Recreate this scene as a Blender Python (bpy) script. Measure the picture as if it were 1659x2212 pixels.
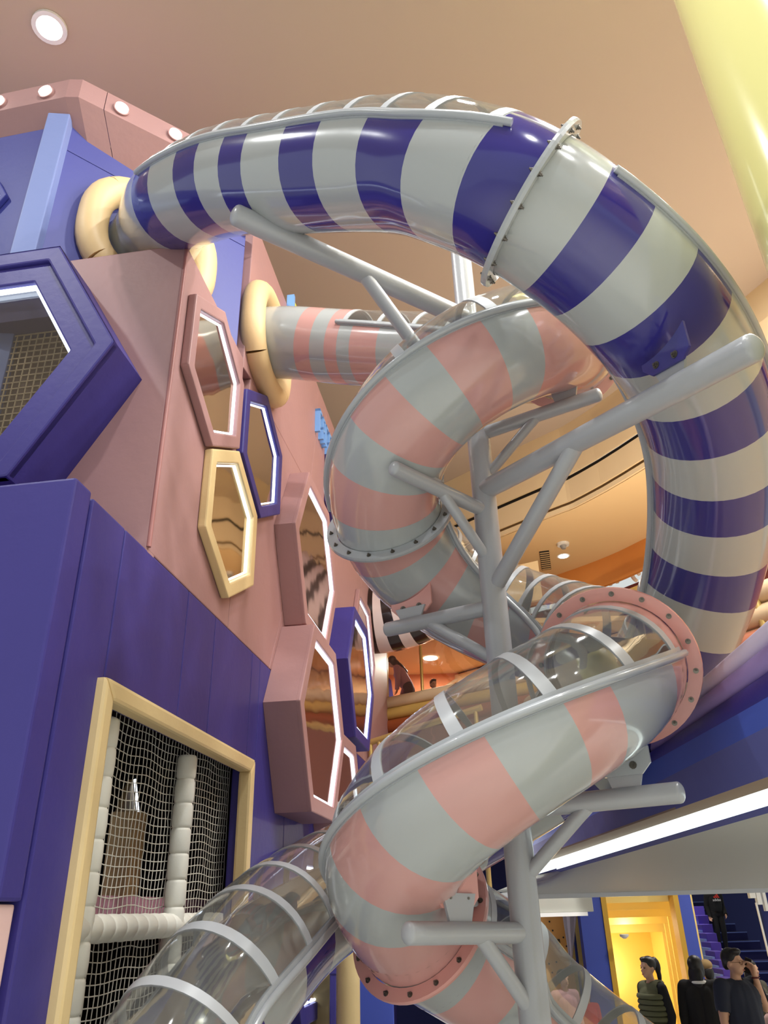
import bpy, bmesh, math, random
from mathutils import Vector, Matrix
import numpy as np

random.seed(7)
for o in list(bpy.data.objects):
    bpy.data.objects.remove(o)
scene = bpy.context.scene
COL = scene.collection

# ------------------------------------------------------------------ camera
IMG_W, IMG_H, FPX = 1659.0, 2212.0, 1660.0
CAM_H = 2.2
_cx, _cy = IMG_W / 2, IMG_H / 2
_up = Vector(((740.0 - _cx) / FPX, (_cy + 2080.0) / FPX, 1.0)).normalized()   # world up seen from the camera (right, up, forward)
_yv = (Vector((0, 0, 1)) - _up * _up.z).normalized()
_xv = _up.cross(_yv) * -1
if _xv.x < 0:
    _xv = -_xv
CAM = Vector((0, 0, CAM_H))
cam_data = bpy.data.cameras.new('camera')
cam_data.sensor_fit = 'VERTICAL'
cam_data.sensor_height = 24.0
cam_data.lens = 24.0 * FPX / IMG_H
cam_data.clip_start = 0.05
cam_data.clip_end = 200
cam = bpy.data.objects.new('camera', cam_data)
COL.objects.link(cam)
_r = Vector((_xv.x, _yv.x, _up.x)); _u = Vector((_xv.y, _yv.y, _up.y)); _f = Vector((_xv.z, _yv.z, _up.z))
cam.matrix_world = Matrix.Translation(CAM) @ Matrix((_r, _u, -_f)).transposed().to_4x4()
scene.camera = cam

# ------------------------------------------------------------------ light and exposure
scene.view_settings.view_transform = 'Standard'
scene.view_settings.look = 'None'
scene.view_settings.gamma = 1.0
scene.view_settings.use_curve_mapping = False
scene.view_settings.exposure = 0.18
world = bpy.data.worlds.new('hall_light')
scene.world = world
world.use_nodes = True
_bg = world.node_tree.nodes['Background']
_bg.inputs['Color'].default_value = (0.95, 1.0, 0.98, 1)
_bg.inputs['Strength'].default_value = 0.62
scene.cycles.max_bounces = 10
scene.cycles.transparent_max_bounces = 32
scene.cycles.caustics_reflective = False
scene.cycles.caustics_refractive = False
CEIL_Z = 10.7
LAMP_W = 150.0
LAMP_RGB = (0.98, 1.0, 0.985)
# ceiling lamps of the hall: (x, y); first is in view; two behind the yellow column added to light the balcony
LAMPS = [(-3.43, 4.85), (-5.6, 1.4), (-0.6, 0.6), (1.0, 3.2), (4.7, 5.6), (5.6, 6.2), (2.6, 3.9), (4.4, 4.2), (6.2, 4.2), (3.4, 1.8), (5.2, 2.2), (7.0, 1.6), (4.2, -0.6), (6.2, -0.8), (0.6, -0.4), (2.4, -2.6), (5.2, -3.4)]

# ------------------------------------------------------------------ measuring helpers (pixel of the photograph -> ray -> plane in the hall)
def ray(px, py):
    a, b = (px - _cx) / FPX, (_cy - py) / FPX
    return Vector((_xv.dot((a, b, 1)), _yv.dot((a, b, 1)), _up.dot((a, b, 1))))
def onplane(px, py, nn, off):
    r = ray(px, py); nn = Vector(nn)
    return CAM + r * ((off - nn.dot(CAM)) / nn.dot(r))
def at(px, py, zc): return CAM + ray(px, py) * zc
def atY(px, py, y): return onplane(px, py, (0, 1, 0), y)
def atZ(px, py, z): return onplane(px, py, (0, 0, 1), z)
def proj(p):
    d = Vector(p) - CAM
    c = Vector((_r.dot(d), _u.dot(d), _f.dot(d)))
    return (_cx + FPX * c.x / c.z, _cy - FPX * c.y / c.z)
AZ = math.radians(8)
WU = Vector((math.sin(AZ), math.cos(AZ), 0))      # along the left wall, away from the camera
WN = Vector((math.cos(AZ), -math.sin(AZ), 0))     # out of the left wall, into the hall
def L(s, o, z): return WU * s + WN * o + Vector((0, 0, z))
WO = -2.11                                        # plane of the left wall

# ------------------------------------------------------------------ materials
def lin(c):
    c = c / 255.0
    return c / 12.92 if c <= 0.04045 else ((c + 0.055) / 1.055) ** 2.4
def rgb(r, g, b): return (lin(r), lin(g), lin(b), 1)
MATS = {}
def mat(name, col, rough=0.5, metal=0.0, bump=0.0, bscale=40.0, var=0.0, coat=0.0, emit=0.0, spec=0.5, stretch=None, detail=3):
    if name in MATS: return MATS[name]
    m = bpy.data.materials.new(name); MATS[name] = m
    m.use_nodes = True
    nt = m.node_tree; b = nt.nodes['Principled BSDF']
    c = rgb(*col)
    b.inputs['Base Color'].default_value = c
    b.inputs['Roughness'].default_value = rough
    b.inputs['Metallic'].default_value = metal
    b.inputs['Coat Weight'].default_value = coat
    b.inputs['Coat Roughness'].default_value = 0.06
    b.inputs['Specular IOR Level'].default_value = spec
    if emit:
        b.inputs['Emission Color'].default_value = c
        b.inputs['Emission Strength'].default_value = emit
    if bump or var:
        tc = nt.nodes.new('ShaderNodeTexCoord'); nz = nt.nodes.new('ShaderNodeTexNoise')
        nz.inputs['Scale'].default_value = bscale; nz.inputs['Detail'].default_value = detail
        src = tc.outputs['Object']
        if stretch:
            mp = nt.nodes.new('ShaderNodeMapping'); mp.inputs['Scale'].default_value = stretch
            nt.links.new(src, mp.inputs['Vector']); src = mp.outputs['Vector']
        nt.links.new(src, nz.inputs['Vector'])
        if bump:
            bp = nt.nodes.new('ShaderNodeBump'); bp.inputs['Strength'].default_value = bump; bp.inputs['Distance'].default_value = 0.02
            nt.links.new(nz.outputs['Fac'], bp.inputs['Height']); nt.links.new(bp.outputs['Normal'], b.inputs['Normal'])
        if var:
            hs = nt.nodes.new('ShaderNodeHueSaturation'); hs.inputs['Color'].default_value = c
            mr = nt.nodes.new('ShaderNodeMapRange'); mr.inputs['To Min'].default_value = 1 - var; mr.inputs['To Max'].default_value = 1 + var
            nz2 = nt.nodes.new('ShaderNodeTexNoise'); nz2.inputs['Scale'].default_value = bscale * 0.12
            nt.links.new(src, nz2.inputs['Vector'])
            nt.links.new(nz2.outputs['Fac'], mr.inputs['Value']); nt.links.new(mr.outputs['Result'], hs.inputs['Value'])
            nt.links.new(hs.outputs['Color'], b.inputs['Base Color'])
    return m
def glass(name, tint=(225, 226, 224), rough=0.02, haze=0.0, refl=1.0):
    if name in MATS: return MATS[name]
    m = bpy.data.materials.new(name); MATS[name] = m; m.use_nodes = True
    nt = m.node_tree; nt.nodes.clear()
    out = nt.nodes.new('ShaderNodeOutputMaterial'); mx = nt.nodes.new('ShaderNodeMixShader')
    tr = nt.nodes.new('ShaderNodeBsdfTransparent'); gl = nt.nodes.new('ShaderNodeBsdfGlossy'); fr = nt.nodes.new('ShaderNodeLayerWeight'); fr.inputs['Blend'].default_value = 0.5
    tr.inputs['Color'].default_value = rgb(*tint); gl.inputs['Roughness'].default_value = rough
    gl.inputs['Color'].default_value = (refl, refl, refl, 1)
    nz = nt.nodes.new('ShaderNodeTexNoise'); nz.inputs['Scale'].default_value = 6.0
    tc = nt.nodes.new('ShaderNodeTexCoord'); nt.links.new(tc.outputs['Object'], nz.inputs['Vector'])
    bp = nt.nodes.new('ShaderNodeBump'); bp.inputs['Strength'].default_value = 0.06; bp.inputs['Distance'].default_value = 0.05
    nt.links.new(nz.outputs['Fac'], bp.inputs['Height']); nt.links.new(bp.outputs['Normal'], gl.inputs['Normal'])
    pw = nt.nodes.new('ShaderNodeMath'); pw.operation = 'POWER'; pw.inputs[1].default_value = 4.0
    ma = nt.nodes.new('ShaderNodeMath'); ma.operation = 'MULTIPLY_ADD'; ma.inputs[1].default_value = 0.75; ma.inputs[2].default_value = 0.09
    nt.links.new(fr.outputs['Facing'], pw.inputs[0]); nt.links.new(pw.outputs[0], ma.inputs[0])
    nt.links.new(ma.outputs[0], mx.inputs['Fac']); nt.links.new(tr.outputs['BSDF'], mx.inputs[1]); nt.links.new(gl.outputs['BSDF'], mx.inputs[2])
    if haze:
        df = nt.nodes.new('ShaderNodeBsdfDiffuse'); df.inputs['Color'].default_value = (0.8, 0.8, 0.8, 1)
        m2 = nt.nodes.new('ShaderNodeMixShader'); m2.inputs['Fac'].default_value = haze
        nt.links.new(mx.outputs['Shader'], m2.inputs[1]); nt.links.new(df.outputs['BSDF'], m2.inputs[2]); mx = m2
    nt.links.new(mx.outputs['Shader'], out.inputs['Surface'])
    return m
def emis(name, col, strength):
    if name in MATS: return MATS[name]
    m = bpy.data.materials.new(name); MATS[name] = m; m.use_nodes = True
    nt = m.node_tree; nt.nodes.clear()
    out = nt.nodes.new('ShaderNodeOutputMaterial'); e = nt.nodes.new('ShaderNodeEmission')
    e.inputs['Color'].default_value = rgb(*col); e.inputs['Strength'].default_value = strength
    nt.links.new(e.outputs['Emission'], out.inputs['Surface'])
    return m

GREY_TUBE = mat('glossy_grey_plastic', (173, 177, 178), 0.16, bump=0.03, bscale=5, coat=0.5)
NAVY_TUBE = mat('glossy_navy_plastic', (50, 46, 128), 0.14, bump=0.03, bscale=5, coat=0.6)
ROSE_TUBE = mat('glossy_rose_plastic', (206, 156, 151), 0.16, bump=0.03, bscale=5, coat=0.5)
INNER = mat('polished_grey_lining', (150, 150, 147), 0.22, metal=0.35, bump=0.05, bscale=8)
CLEAR = glass('clear_acrylic', (246, 247, 246), 0.04, 0.035)
RIB = mat('grey_rib_paint', (184, 187, 192), 0.3)
RAILM = mat('grey_rail_paint', (172, 176, 181), 0.22, coat=0.4)
STEEL = mat('grey_painted_steel', (170, 172, 177), 0.3, bump=0.04, bscale=60, coat=0.3)
BOLT = mat('dark_bolt_steel', (120, 115, 108), 0.35, metal=0.9)
ROSE_PAINT = mat('rose_painted_steel', (222, 160, 152), 0.3, coat=0.3)
PINK = mat('pink_padded_vinyl', (166, 126, 125), 0.5, bump=0.10, bscale=14, var=0.04)
PALEPINK = mat('pale_pink_vinyl', (226, 190, 186), 0.5, bump=0.08, bscale=14)
BLUE = mat('violet_blue_padded_vinyl', (56, 49, 126), 0.48, bump=0.10, bscale=14, var=0.05)
UPBLUE = mat('upper_tower_blue_vinyl', (60, 64, 140), 0.5, bump=0.08, bscale=14, var=0.04)
PLANKBLUE = mat('pale_blue_plank', (120, 134, 186), 0.5, bump=0.12, bscale=10)
TAN = mat('tan_padded_vinyl', (222, 190, 142), 0.5, bump=0.10, bscale=14, var=0.03)
GOLDPAD = mat('yellow_padded_vinyl', (226, 200, 148), 0.5, bump=0.10, bscale=14)
CEILM = mat('warm_ceiling_paint', (182, 164, 148), 0.85, bump=0.02, bscale=120)
CREAM = mat('cream_ceiling_paint', (222, 190, 142), 0.85)
FLOORM = mat('pale_hall_floor', (216, 218, 214), 0.4)
WHITE = mat('white_paint', (232, 232, 230), 0.4)
FOAM = mat('white_foam_sleeve', (226, 224, 214), 0.6, bump=0.1, bscale=20)
BLACK = mat('near_black', (18, 18, 20), 0.6)
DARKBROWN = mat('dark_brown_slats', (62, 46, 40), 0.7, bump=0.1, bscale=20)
BRASS = mat('brass_tube', (206, 176, 110), 0.3, metal=0.5)
LED = emis('white_led_line', (226, 238, 255), 3.5)
LEDSTRIP = emis('white_led_strip', (240, 255, 250), 2.2)
LAMPGLOW = emis('lamp_glow', (255, 246, 230), 14.0)
GLASS = glass('window_glass', (232, 232, 230))

# ------------------------------------------------------------------ mesh helpers
def link(o):
    COL.objects.link(o); return o
def mesh_obj(name, verts, faces, mats, parent=None, smooth=False, idx=None):
    me = bpy.data.meshes.new(name)
    me.from_pydata([tuple(v) for v in verts], [], [tuple(f) for f in faces])
    if not isinstance(mats, (list, tuple)): mats = [mats]
    for m in mats: me.materials.append(m)
    if idx is not None: me.polygons.foreach_set('material_index', idx)
    if smooth: me.polygons.foreach_set('use_smooth', [True] * len(me.polygons))
    me.update()
    o = bpy.data.objects.new(name, me); link(o)
    if parent: setparent(o, parent)
    return o
def setparent(o, p):
    o.parent = p
    base = p
    off = Vector(p.location)
    while base.parent:
        base = base.parent; off += Vector(base.location)
    o.matrix_parent_inverse = Matrix.Translation(-Vector(p.location)) if not p.parent else Matrix.Identity(4)
def thing(name, label, cat, loc=(0, 0, 0), group=None, kind=None):
    o = bpy.data.objects.new(name, None); o.empty_display_size = 0.2
    o.location = loc; link(o)
    return tag(o, label, cat, group, kind)
def tag(o, label=None, cat=None, group=None, kind=None):
    if label: o['label'] = label
    if cat: o['category'] = cat
    if group: o['group'] = group
    if kind: o['kind'] = kind
    return o
class MB:
    """collects shapes, builds one mesh object"""
    def __init__(self): self.v = []; self.f = []; self.m = []; self.s = []
    def add(self, vs, fs, mi=0, smooth=False):
        b = len(self.v)
        self.v += [Vector(p) for p in vs]
        self.f += [tuple(b + i for i in f) for f in fs]
        self.m += [mi] * len(fs); self.s += [smooth] * len(fs)
        return self
    def box(self, lo, hi, M=None, mi=0):
        x0, y0, z0 = lo; x1, y1, z1 = hi
        vs = [Vector(p) for p in [(x0, y0, z0), (x1, y0, z0), (x1, y1, z0), (x0, y1, z0), (x0, y0, z1), (x1, y0, z1), (x1, y1, z1), (x0, y1, z1)]]
        if M: vs = [M @ p if isinstance(M, Matrix) else M(*p) for p in vs]
        return self.add(vs, [(0, 3, 2, 1), (4, 5, 6, 7), (0, 1, 5, 4), (1, 2, 6, 5), (2, 3, 7, 6), (3, 0, 4, 7)], mi)
    def prism(self, poly, off, mi=0, mi_end=None):
        n = len(poly); off = Vector(off); poly = [Vector(p) for p in poly]
        fs = [tuple(range(n))[::-1], tuple(range(n, 2 * n))] + [(i, (i + 1) % n, n + (i + 1) % n, n + i) for i in range(n)]
        return self.add(poly + [p + off for p in poly], fs, mi)
    def ring(self, outer, inner, off, mi=0):
        n = len(outer); off = Vector(off)
        a = [Vector(p) for p in outer]; b = [Vector(p) for p in inner]
        vs = a + b + [p + off for p in a] + [p + off for p in b]
        fs = []
        for i in range(n):
            j = (i + 1) % n
            fs += [(i, j, n + j, n + i), (2 * n + i, 3 * n + i, 3 * n + j, 2 * n + j), (i, 2 * n + i, 2 * n + j, j), (n + i, n + j, 3 * n + j, 3 * n + i)]
        return self.add(vs, fs, mi)
    def tube(self, pts, r, seg=12, caps=True, mi=0, smooth=True, round_end=0.0, closed=False):
        pts = [Vector(p) for p in pts]; n = len(pts)
        rs = r if isinstance(r, (list, tuple)) else [r] * n
        rings = []; nrm = None
        for i, p in enumerate(pts):
            if closed: t = pts[(i + 1) % n] - pts[i - 1]
            else: t = (pts[min(i + 1, n - 1)] - pts[max(i - 1, 0)])
            t = t.normalized() if t.length > 1e-9 else Vector((0, 0, 1))
            if nrm is None:
                a = Vector((0, 0, 1)) if abs(t.z) < 0.9 else Vector((1, 0, 0))
                nrm = (a - t * a.dot(t)).normalized()
            else: nrm = (nrm - t * nrm.dot(t)).normalized()
            b = t.cross(nrm)
            rings.append([p + (nrm * math.cos(2 * math.pi * k / seg) + b * math.sin(2 * math.pi * k / seg)) * rs[i] for k in range(seg)])
        vs = [q for rg in rings for q in rg]; fs = []
        for i in range(n if closed else n - 1):
            i2 = (i + 1) % n
            for k in range(seg):
                k2 = (k + 1) % seg
                fs.append((i * seg + k, i * seg + k2, i2 * seg + k2, i2 * seg + k))
        self.add(vs, fs, mi, smooth)
        if caps and not closed:
            self.add(rings[0][::-1], [tuple(range(seg))], mi); self.add(rings[-1], [tuple(range(seg))], mi)
        return self
    def rod(self, a, b, r, seg=14, mi=0, dome=0.0, dome_start=0.0):
        """straight bar with optional domed ends"""
        a, b = Vector(a), Vector(b); d = (b - a).normalized()
        pts = []; rs = []
        if dome_start:
            for k in range(5):
                ang = math.pi / 2 * k / 5
                pts.append(a - d * dome_start * math.cos(ang)); rs.append(max(r * math.sin(ang), 1e-4))
        pts += [a, b]; rs += [r, r]
        if dome:
            for k in range(1, 6):
                ang = math.pi / 2 * k / 5
                pts.append(b + d * dome * math.sin(ang)); rs.append(max(r * math.cos(ang), 1e-4))
        return self.tube(pts, rs, seg, True, mi)
    def build(self, name, mats, parent=None, bevel=0.0, seg=2, smooth=False):
        me = bpy.data.meshes.new(name)
        me.from_pydata([tuple(v) for v in self.v], [], self.f)
        if not isinstance(mats, (list, tuple)): mats = [mats]
        for m in mats: me.materials.append(m)
        me.polygons.foreach_set('material_index', self.m)
        me.polygons.foreach_set('use_smooth', [s or smooth for s in self.s])
        if bevel:
            bm = bmesh.new(); bm.from_mesh(me)
            bmesh.ops.recalc_face_normals(bm, faces=bm.faces)
            bmesh.ops.bevel(bm, geom=list(bm.edges), offset=bevel, segments=seg, profile=0.6, affect='EDGES', clamp_overlap=True)
            bm.to_mesh(me); bm.free()
        me.update()
        o = bpy.data.objects.new(name, me); link(o)
        if parent: setparent(o, parent)
        return o
def catmull(pts, k=8):
    pts = [Vector(p) for p in pts]
    p = [pts[0] * 2 - pts[1]] + pts + [pts[-1] * 2 - pts[-2]]
    out = []
    for i in range(1, len(p) - 2):
        for j in range(k):
            t = j / k
            out.append(0.5 * ((2 * p[i]) + (p[i + 1] - p[i - 1]) * t + (2 * p[i - 1] - 5 * p[i] + 4 * p[i + 1] - p[i + 2]) * t * t + (3 * p[i] - p[i - 1] - 3 * p[i + 1] + p[i + 2]) * t ** 3))
    out.append(pts[-1])
    return out
def hexpts(s, z, R, flat=True, o=WO):
    a0 = 0 if flat else math.pi / 6
    return [L(s + R * math.cos(a0 + k * math.pi / 3), o, z + R * math.sin(a0 + k * math.pi / 3)) for k in range(6)]

# ------------------------------------------------------------------ slide builder
TR = 0.37      # tube radius
class Path:
    def __init__(self, ctrl, ds=0.03):
        raw = catmull(ctrl, 16)
        raw = [raw[0]] + [(raw[i - 1] + raw[i] * 2 + raw[i + 1]) / 4 for i in range(1, len(raw) - 1)] + [raw[-1]]
        acc = [0.0]
        for i in range(1, len(raw)): acc.append(acc[-1] + (raw[i] - raw[i - 1]).length)
        self.len = acc[-1]; n = int(self.len / ds)
        self.ds = self.len / n; self.p = []
        j = 0
        for i in range(n + 1):
            d = i * self.ds
            while j < len(acc) - 2 and acc[j + 1] < d: j += 1
            t = (d - acc[j]) / max(acc[j + 1] - acc[j], 1e-9)
            self.p.append(raw[j].lerp(raw[j + 1], min(t, 1.0)))
        for _ in range(12):
            self.p = [self.p[0]] + [(self.p[i - 1] + self.p[i] * 2 + self.p[i + 1]) / 4 for i in range(1, n)] + [self.p[-1]]
        self.px = [proj(q) for q in self.p]
        self.sx = []      # where the wall of the tube that faces the viewer stands, for reading off the colour bands
        for i in range(len(self.p)):
            p, T, S, U = self.frame(i * self.ds)
            v = CAM - p; v = v - T * v.dot(T)
            self.sx.append(proj(p + v.normalized() * TR))
    def frame(self, d):
        f = max(0.0, min(d / self.ds, len(self.p) - 1.0001)); i = int(f); t = f - i
        p = self.p[i].lerp(self.p[i + 1], t)
        n = len(self.p) - 1
        T0 = (self.p[min(i + 3, n)] - self.p[max(i - 3, 0)]).normalized(); T1 = (self.p[min(i + 4, n)] - self.p[max(i - 2, 0)]).normalized()
        T = T0.lerp(T1, t).normalized()
        S = T.cross(Vector((0, 0, 1))).normalized(); U = S.cross(T).normalized()
        return p, T, S, U
    def pt(self, d, phi, r):
        p, T, S, U = self.frame(d)
        return p + (U * math.cos(phi) + S * math.sin(phi)) * r
    def near(self, x, y, d0=0.0, d1=1e9, wall=False):
        best = None
        for i, q in enumerate(self.sx if wall else self.px):
            d = i * self.ds
            if d < d0 or d > d1: continue
            e = (q[0] - x) ** 2 + (q[1] - y) ** 2
            if best is None or e < best[0]: best = (e, d)
        return best[1]
def steps(a, b, ds=0.045):
    n = max(1, int(round((b - a) / ds)))
    return [a + (b - a) * i / n for i in range(n + 1)]
def shell(path, name, d0, d1, phi0, phi1, r_out, r_in, mats, parent, seg=40, ds=0.045, rims=True):
    """curved sheet of tube wall between two stations and two angles, outer face + lining + rims"""
    full = phi1 - phi0 > 2 * math.pi - 1e-3
    nphi = max(2, int(seg * (phi1 - phi0) / (2 * math.pi)))
    st = steps(d0, d1, ds); V = []; F = []; M = []
    for r in (r_out, r_in):
        for d in st:
            p, T, S, U = path.frame(d)
            for k in range(nphi + 1):
                a = phi0 + (phi1 - phi0) * k / nphi
                V.append(p + (U * math.cos(a) + S * math.sin(a)) * r)
    w = nphi + 1; nst = len(st); lay = nst * w
    for i in range(nst - 1):
        for k in range(nphi):
            q = (i * w + k, i * w + k + 1, (i + 1) * w + k + 1, (i + 1) * w + k)
            F.append(q); M.append(0)
            F.append(tuple(lay + x for x in q[::-1])); M.append(1)
    R_ = []
    if rims:
        for k in range(nphi):
            for i in (0, nst - 1): R_.append(((i * w + k, lay + i * w + k, lay + i * w + k + 1, i * w + k + 1), 1))
    if not full:
        for i in range(nst - 1):
            for k in (0, nphi): R_.append(((i * w + k, (i + 1) * w + k, lay + (i + 1) * w + k, lay + i * w + k), 0))
    for q, mi in R_:
        b0 = len(V); V += [V[x] for x in q]; F.append((b0, b0 + 1, b0 + 2, b0 + 3)); M.append(mi)
    return mesh_obj(name, V, F, mats, parent, True, M)
_bolt_mesh = {}
def bolt(parent, pos, axis, r=0.010, h=0.012, m=None):
    if r not in _bolt_mesh:
        b = MB(); b.tube([(0, 0, -0.002), (0, 0, 0.004)], r * 1.5, 10).tube([(0, 0, 0.004), (0, 0, h)], r, 6).tube([(0, 0, h), (0, 0, h * 1.7)], r * 0.5, 8)
        o = b.build('bolt', BOLT); me = o.data; bpy.data.objects.remove(o); _bolt_mesh[r] = me
    o = bpy.data.objects.new('bolt', _bolt_mesh[r]); link(o)
    Q = Vector(axis).to_track_quat('Z', 'Y')
    w = Matrix.Translation(Vector(pos)) @ Q.to_matrix().to_4x4()
    setparent(o, parent)
    inv = Matrix.Identity(4)
    o.matrix_parent_inverse = o.matrix_parent_inverse @ inv
    o.matrix_basis = w
    return o
WIN = math.radians(83)   # half angle of the clear roof of a slide
def build_slide(name, label, cat, path, bounds, mats2, flanges, windows, base):
    """bounds: stations where the colour changes; mats2: (first, second); windows: list of (d0, d1, [rib stations]); flanges: (d, material)"""
    root = thing(name, label, cat, base)
    cuts = sorted(set([0.0] + bounds + [path.len]))
    for i in range(len(cuts) - 1):
        a, b = cuts[i], cuts[i + 1]
        m, nm = mats2[i % 2]
        marks = sorted(set([a, b] + [x for w in windows for x in w[:2] if a < x < b]))
        # a colour band that lies partly under a clear roof keeps one mesh: the pieces are joined
        obs = []
        for j in range(len(marks) - 1):
            p, q = marks[j], marks[j + 1]; mid = (p + q) / 2
            win = any(w[0] <= mid <= w[1] for w in windows)
            if win: obs.append(shell(path, nm, p, q, WIN, 2 * math.pi - WIN, TR, TR - 0.012, [m, INNER], root, rims=False))
            else: obs.append(shell(path, nm, p, q, 0, 2 * math.pi, TR, TR - 0.012, [m, INNER], root, rims=False))
        if len(obs) > 1:
            bm = bmesh.new()
            for o in obs: bm.from_mesh(o.data)
            bm.to_mesh(obs[0].data); bm.free()
            for o in obs[1:]: bpy.data.objects.remove(o)
    for (a, b, ribs) in windows:
        rs = sorted([a + 0.02] + [r for r in ribs if a + 0.1 < r < b - 0.1] + [b - 0.02])
        for j in range(len(rs) - 1):
            shell(path, 'clear_pane', rs[j], rs[j + 1], -WIN, WIN, TR - 0.002, TR - 0.006, [CLEAR, CLEAR], root)
        for r in rs:
            shell(path, 'rib', r - 0.024, r + 0.024, -WIN, WIN, TR + 0.002, TR - 0.010, [RIB, RIB], root, ds=0.03)
        for sg in (-1, 1):
            mb = MB()
            pts = [path.pt(d, sg * (WIN + 0.06), TR + 0.014) for d in steps(a - 0.06, b + 0.06, 0.05)]
            mb.tube(pts, 0.021, 8)
            o = mb.build('rail', RAILM, root)
            f0, f1 = (WIN - 0.05, WIN + 0.13) if sg > 0 else (-WIN - 0.13, -WIN + 0.05)
            shell(path, 'rail_strip', a - 0.04, b + 0.04, f0, f1, TR + 0.008, TR - 0.014, [RAILM, INNER], o)
    for (d, m) in flanges:
        fl = None
        V = []; F = []; prof = [(-0.016, TR + 0.004), (-0.016, TR + 0.075), (-0.001, TR + 0.078), (0.001, TR + 0.078), (0.016, TR + 0.075), (0.016, TR + 0.004)]
        p, T, S, U = path.frame(d); n = 56
        for k in range(n):
            a = 2 * math.pi * k / n; e = U * math.cos(a) + S * math.sin(a)
            for (h, r) in prof: V.append(p + T * h + e * r)
        q = len(prof)
        for k in range(n):
            for j in range(q):
                F.append((k * q + j, k * q + (j + 1) % q, ((k + 1) % n) * q + (j + 1) % q, ((k + 1) % n) * q + j))
        fl = mesh_obj('flange', V, F, m, root)
        for k in range(16):
            a = 2 * math.pi * (k + 0.5) / 16; e = U * math.cos(a) + S * math.sin(a)
            for sg in (-1, 1):
                bolt(fl, p + T * (0.016 * sg) + e * (TR + 0.042), T * sg)
    return root
def bracket(root, path, d, m, width=0.30, drop=0.11, phi=math.pi, twist=0.0, n=(0, 0, -1)):
    """bolted saddle plate under a tube"""
    p, T, S, U = path.frame(d)
    dn = (-U * math.cos(twist) + S * math.sin(twist)).normalized()
    side = T.cross(dn).normalized()
    pts = []
    w = width / 2
    for k in range(13):
        x = -w + width * k / 12
        pts.append(p + side * x + dn * (math.sqrt(max(TR * TR - x * x, 0)) - 0.01))
    h = TR + drop
    lo = [p + side * (w) + dn * (h - 0.06), p + side * (w - 0.05) + dn * h, p + side * (-w + 0.05) + dn * h, p + side * (-w) + dn * (h - 0.06)]
    b = MB(); b.prism([q - T * 0.009 for q in pts + lo], T * 0.018)
    o = b.build('saddle_plate', m, root)
    for x in (-0.07, 0.07):
        for sg in (-1, 1):
            bolt(o, p + side * x + dn * (TR + drop - 0.045) + T * 0.009 * sg, T * sg, 0.014)
    return p + dn * (TR + drop), dn, side, T

POLE = Vector((0.67, 4.5, 0))
# pink and grey spiral: enters from the left wall, turns clockwise round the column
HR = 0.67
pink_ctrl = [Vector(q) for q in [(-1.35, 6.36, 7.56), (-0.9, 6.2, 7.42), (-0.35, 6.05, 7.22), (0.25, 5.8, 6.95), (0.8, 5.45, 6.6), (1.2, 5.02, 6.2)]]
k = 0.0
while k <= 6.51:
    th = -math.pi / 2 * k
    pink_ctrl.append(Vector((POLE.x + HR * math.cos(th), POLE.y + HR * math.sin(th), 5.85 - 0.575 * k))); k += 0.25
pink_ctrl += [Vector((0.62, 5.2, 1.86))] + [at(*q) for q in [(1120, 2155, 4.42), (1210, 2240, 4.36), (1322, 2330, 4.3), (1444, 2425, 4.25), (1575, 2530, 4.2)]]
PK = Path(pink_ctrl)
pb = []; lo = 0.0
for (x, y) in [(635, 742), (665, 742), (697, 742), (725, 742), (755, 742), (812, 742), (880, 745)]:
    lo = PK.near(x, y, lo + 0.02, lo + 1.2, True); pb.append(lo)
a_, b_ = lo, PK.near(1178, 745, lo + 0.6, lo + 3.4, True)
for i in range(1, 5): pb.append(a_ + (b_ - a_) * i / 5.0)
lo = b_; pb.append(lo)
for (x, y) in [(1080, 775), (987, 822), (905, 895), (840, 980), (825, 1065), (825, 1150), (890, 1226), (928, 1260), (974, 1288), (1030, 1325), (1090, 1348)]:
    lo = PK.near(x, y, lo + 0.05, lo + 0.9, True); pb.append(lo)
a_, b_ = lo, PK.near(1375, 1560, lo + 0.5, lo + 2.2, True)
for i in range(1, 5): pb.append(a_ + (b_ - a_) * i / 5.0)
lo = b_; pb.append(lo)
for (x, y) in [(1240, 1570), (1085, 1655), (945, 1740), (825, 1840), (775, 1957)]:
    lo = PK.near(x, y, lo + 0.05, lo + 0.9, True); pb.append(lo)
fl_ = PK.near(893, 1990, lo + 0.1, PK.len); pb.append(fl_ - 0.42); lo = fl_ - 0.017; pb.append(lo)
while lo < PK.len - 0.4:
    lo += 0.3; pb.append(lo)
d_up = pb[17] + 0.17; pb.append(d_up)
f_up = d_up
f_front = PK.near(1343, 1447, pb[22], pb[29])
f_low = PK.near(893, 1990, pb[30], PK.len)
f_top = PK.near(1238, 745, 0) - 0.12
def ribs(a, b, sp):
    n = max(1, int(round((b - a) / sp))); return [a + (b - a) * i / n for i in range(1, n)]
w1 = (PK.near(770, 745), PK.near(800, 1080, pb[14], f_up) )
w2 = (f_up + 0.22, f_front - 0.14); w3 = (f_front + 0.12, f_low - 0.14); w4 = (f_low + 0.25, PK.len - 0.05)
pink = build_slide('tube_slide', 'rose and grey striped tube slide coiling around the grey column', 'slide', PK, pb,
                   [(GREY_TUBE, 'grey_band'), (ROSE_TUBE, 'rose_band')],
                   [(f_top, ROSE_PAINT), (f_up, RAILM), (f_front, ROSE_PAINT), (f_low, ROSE_PAINT)],
                   [(w1[0], w1[1], ribs(w1[0], w1[1], 0.42)), (w2[0], w2[1], ribs(w2[0], w2[1], 0.24)), (w3[0], w3[1], ribs(w3[0], w3[1], 0.34)), (w4[0], w4[1], ribs(w4[0], w4[1], 0.42))],
                   (POLE.x, POLE.y, 1.0))

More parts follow.
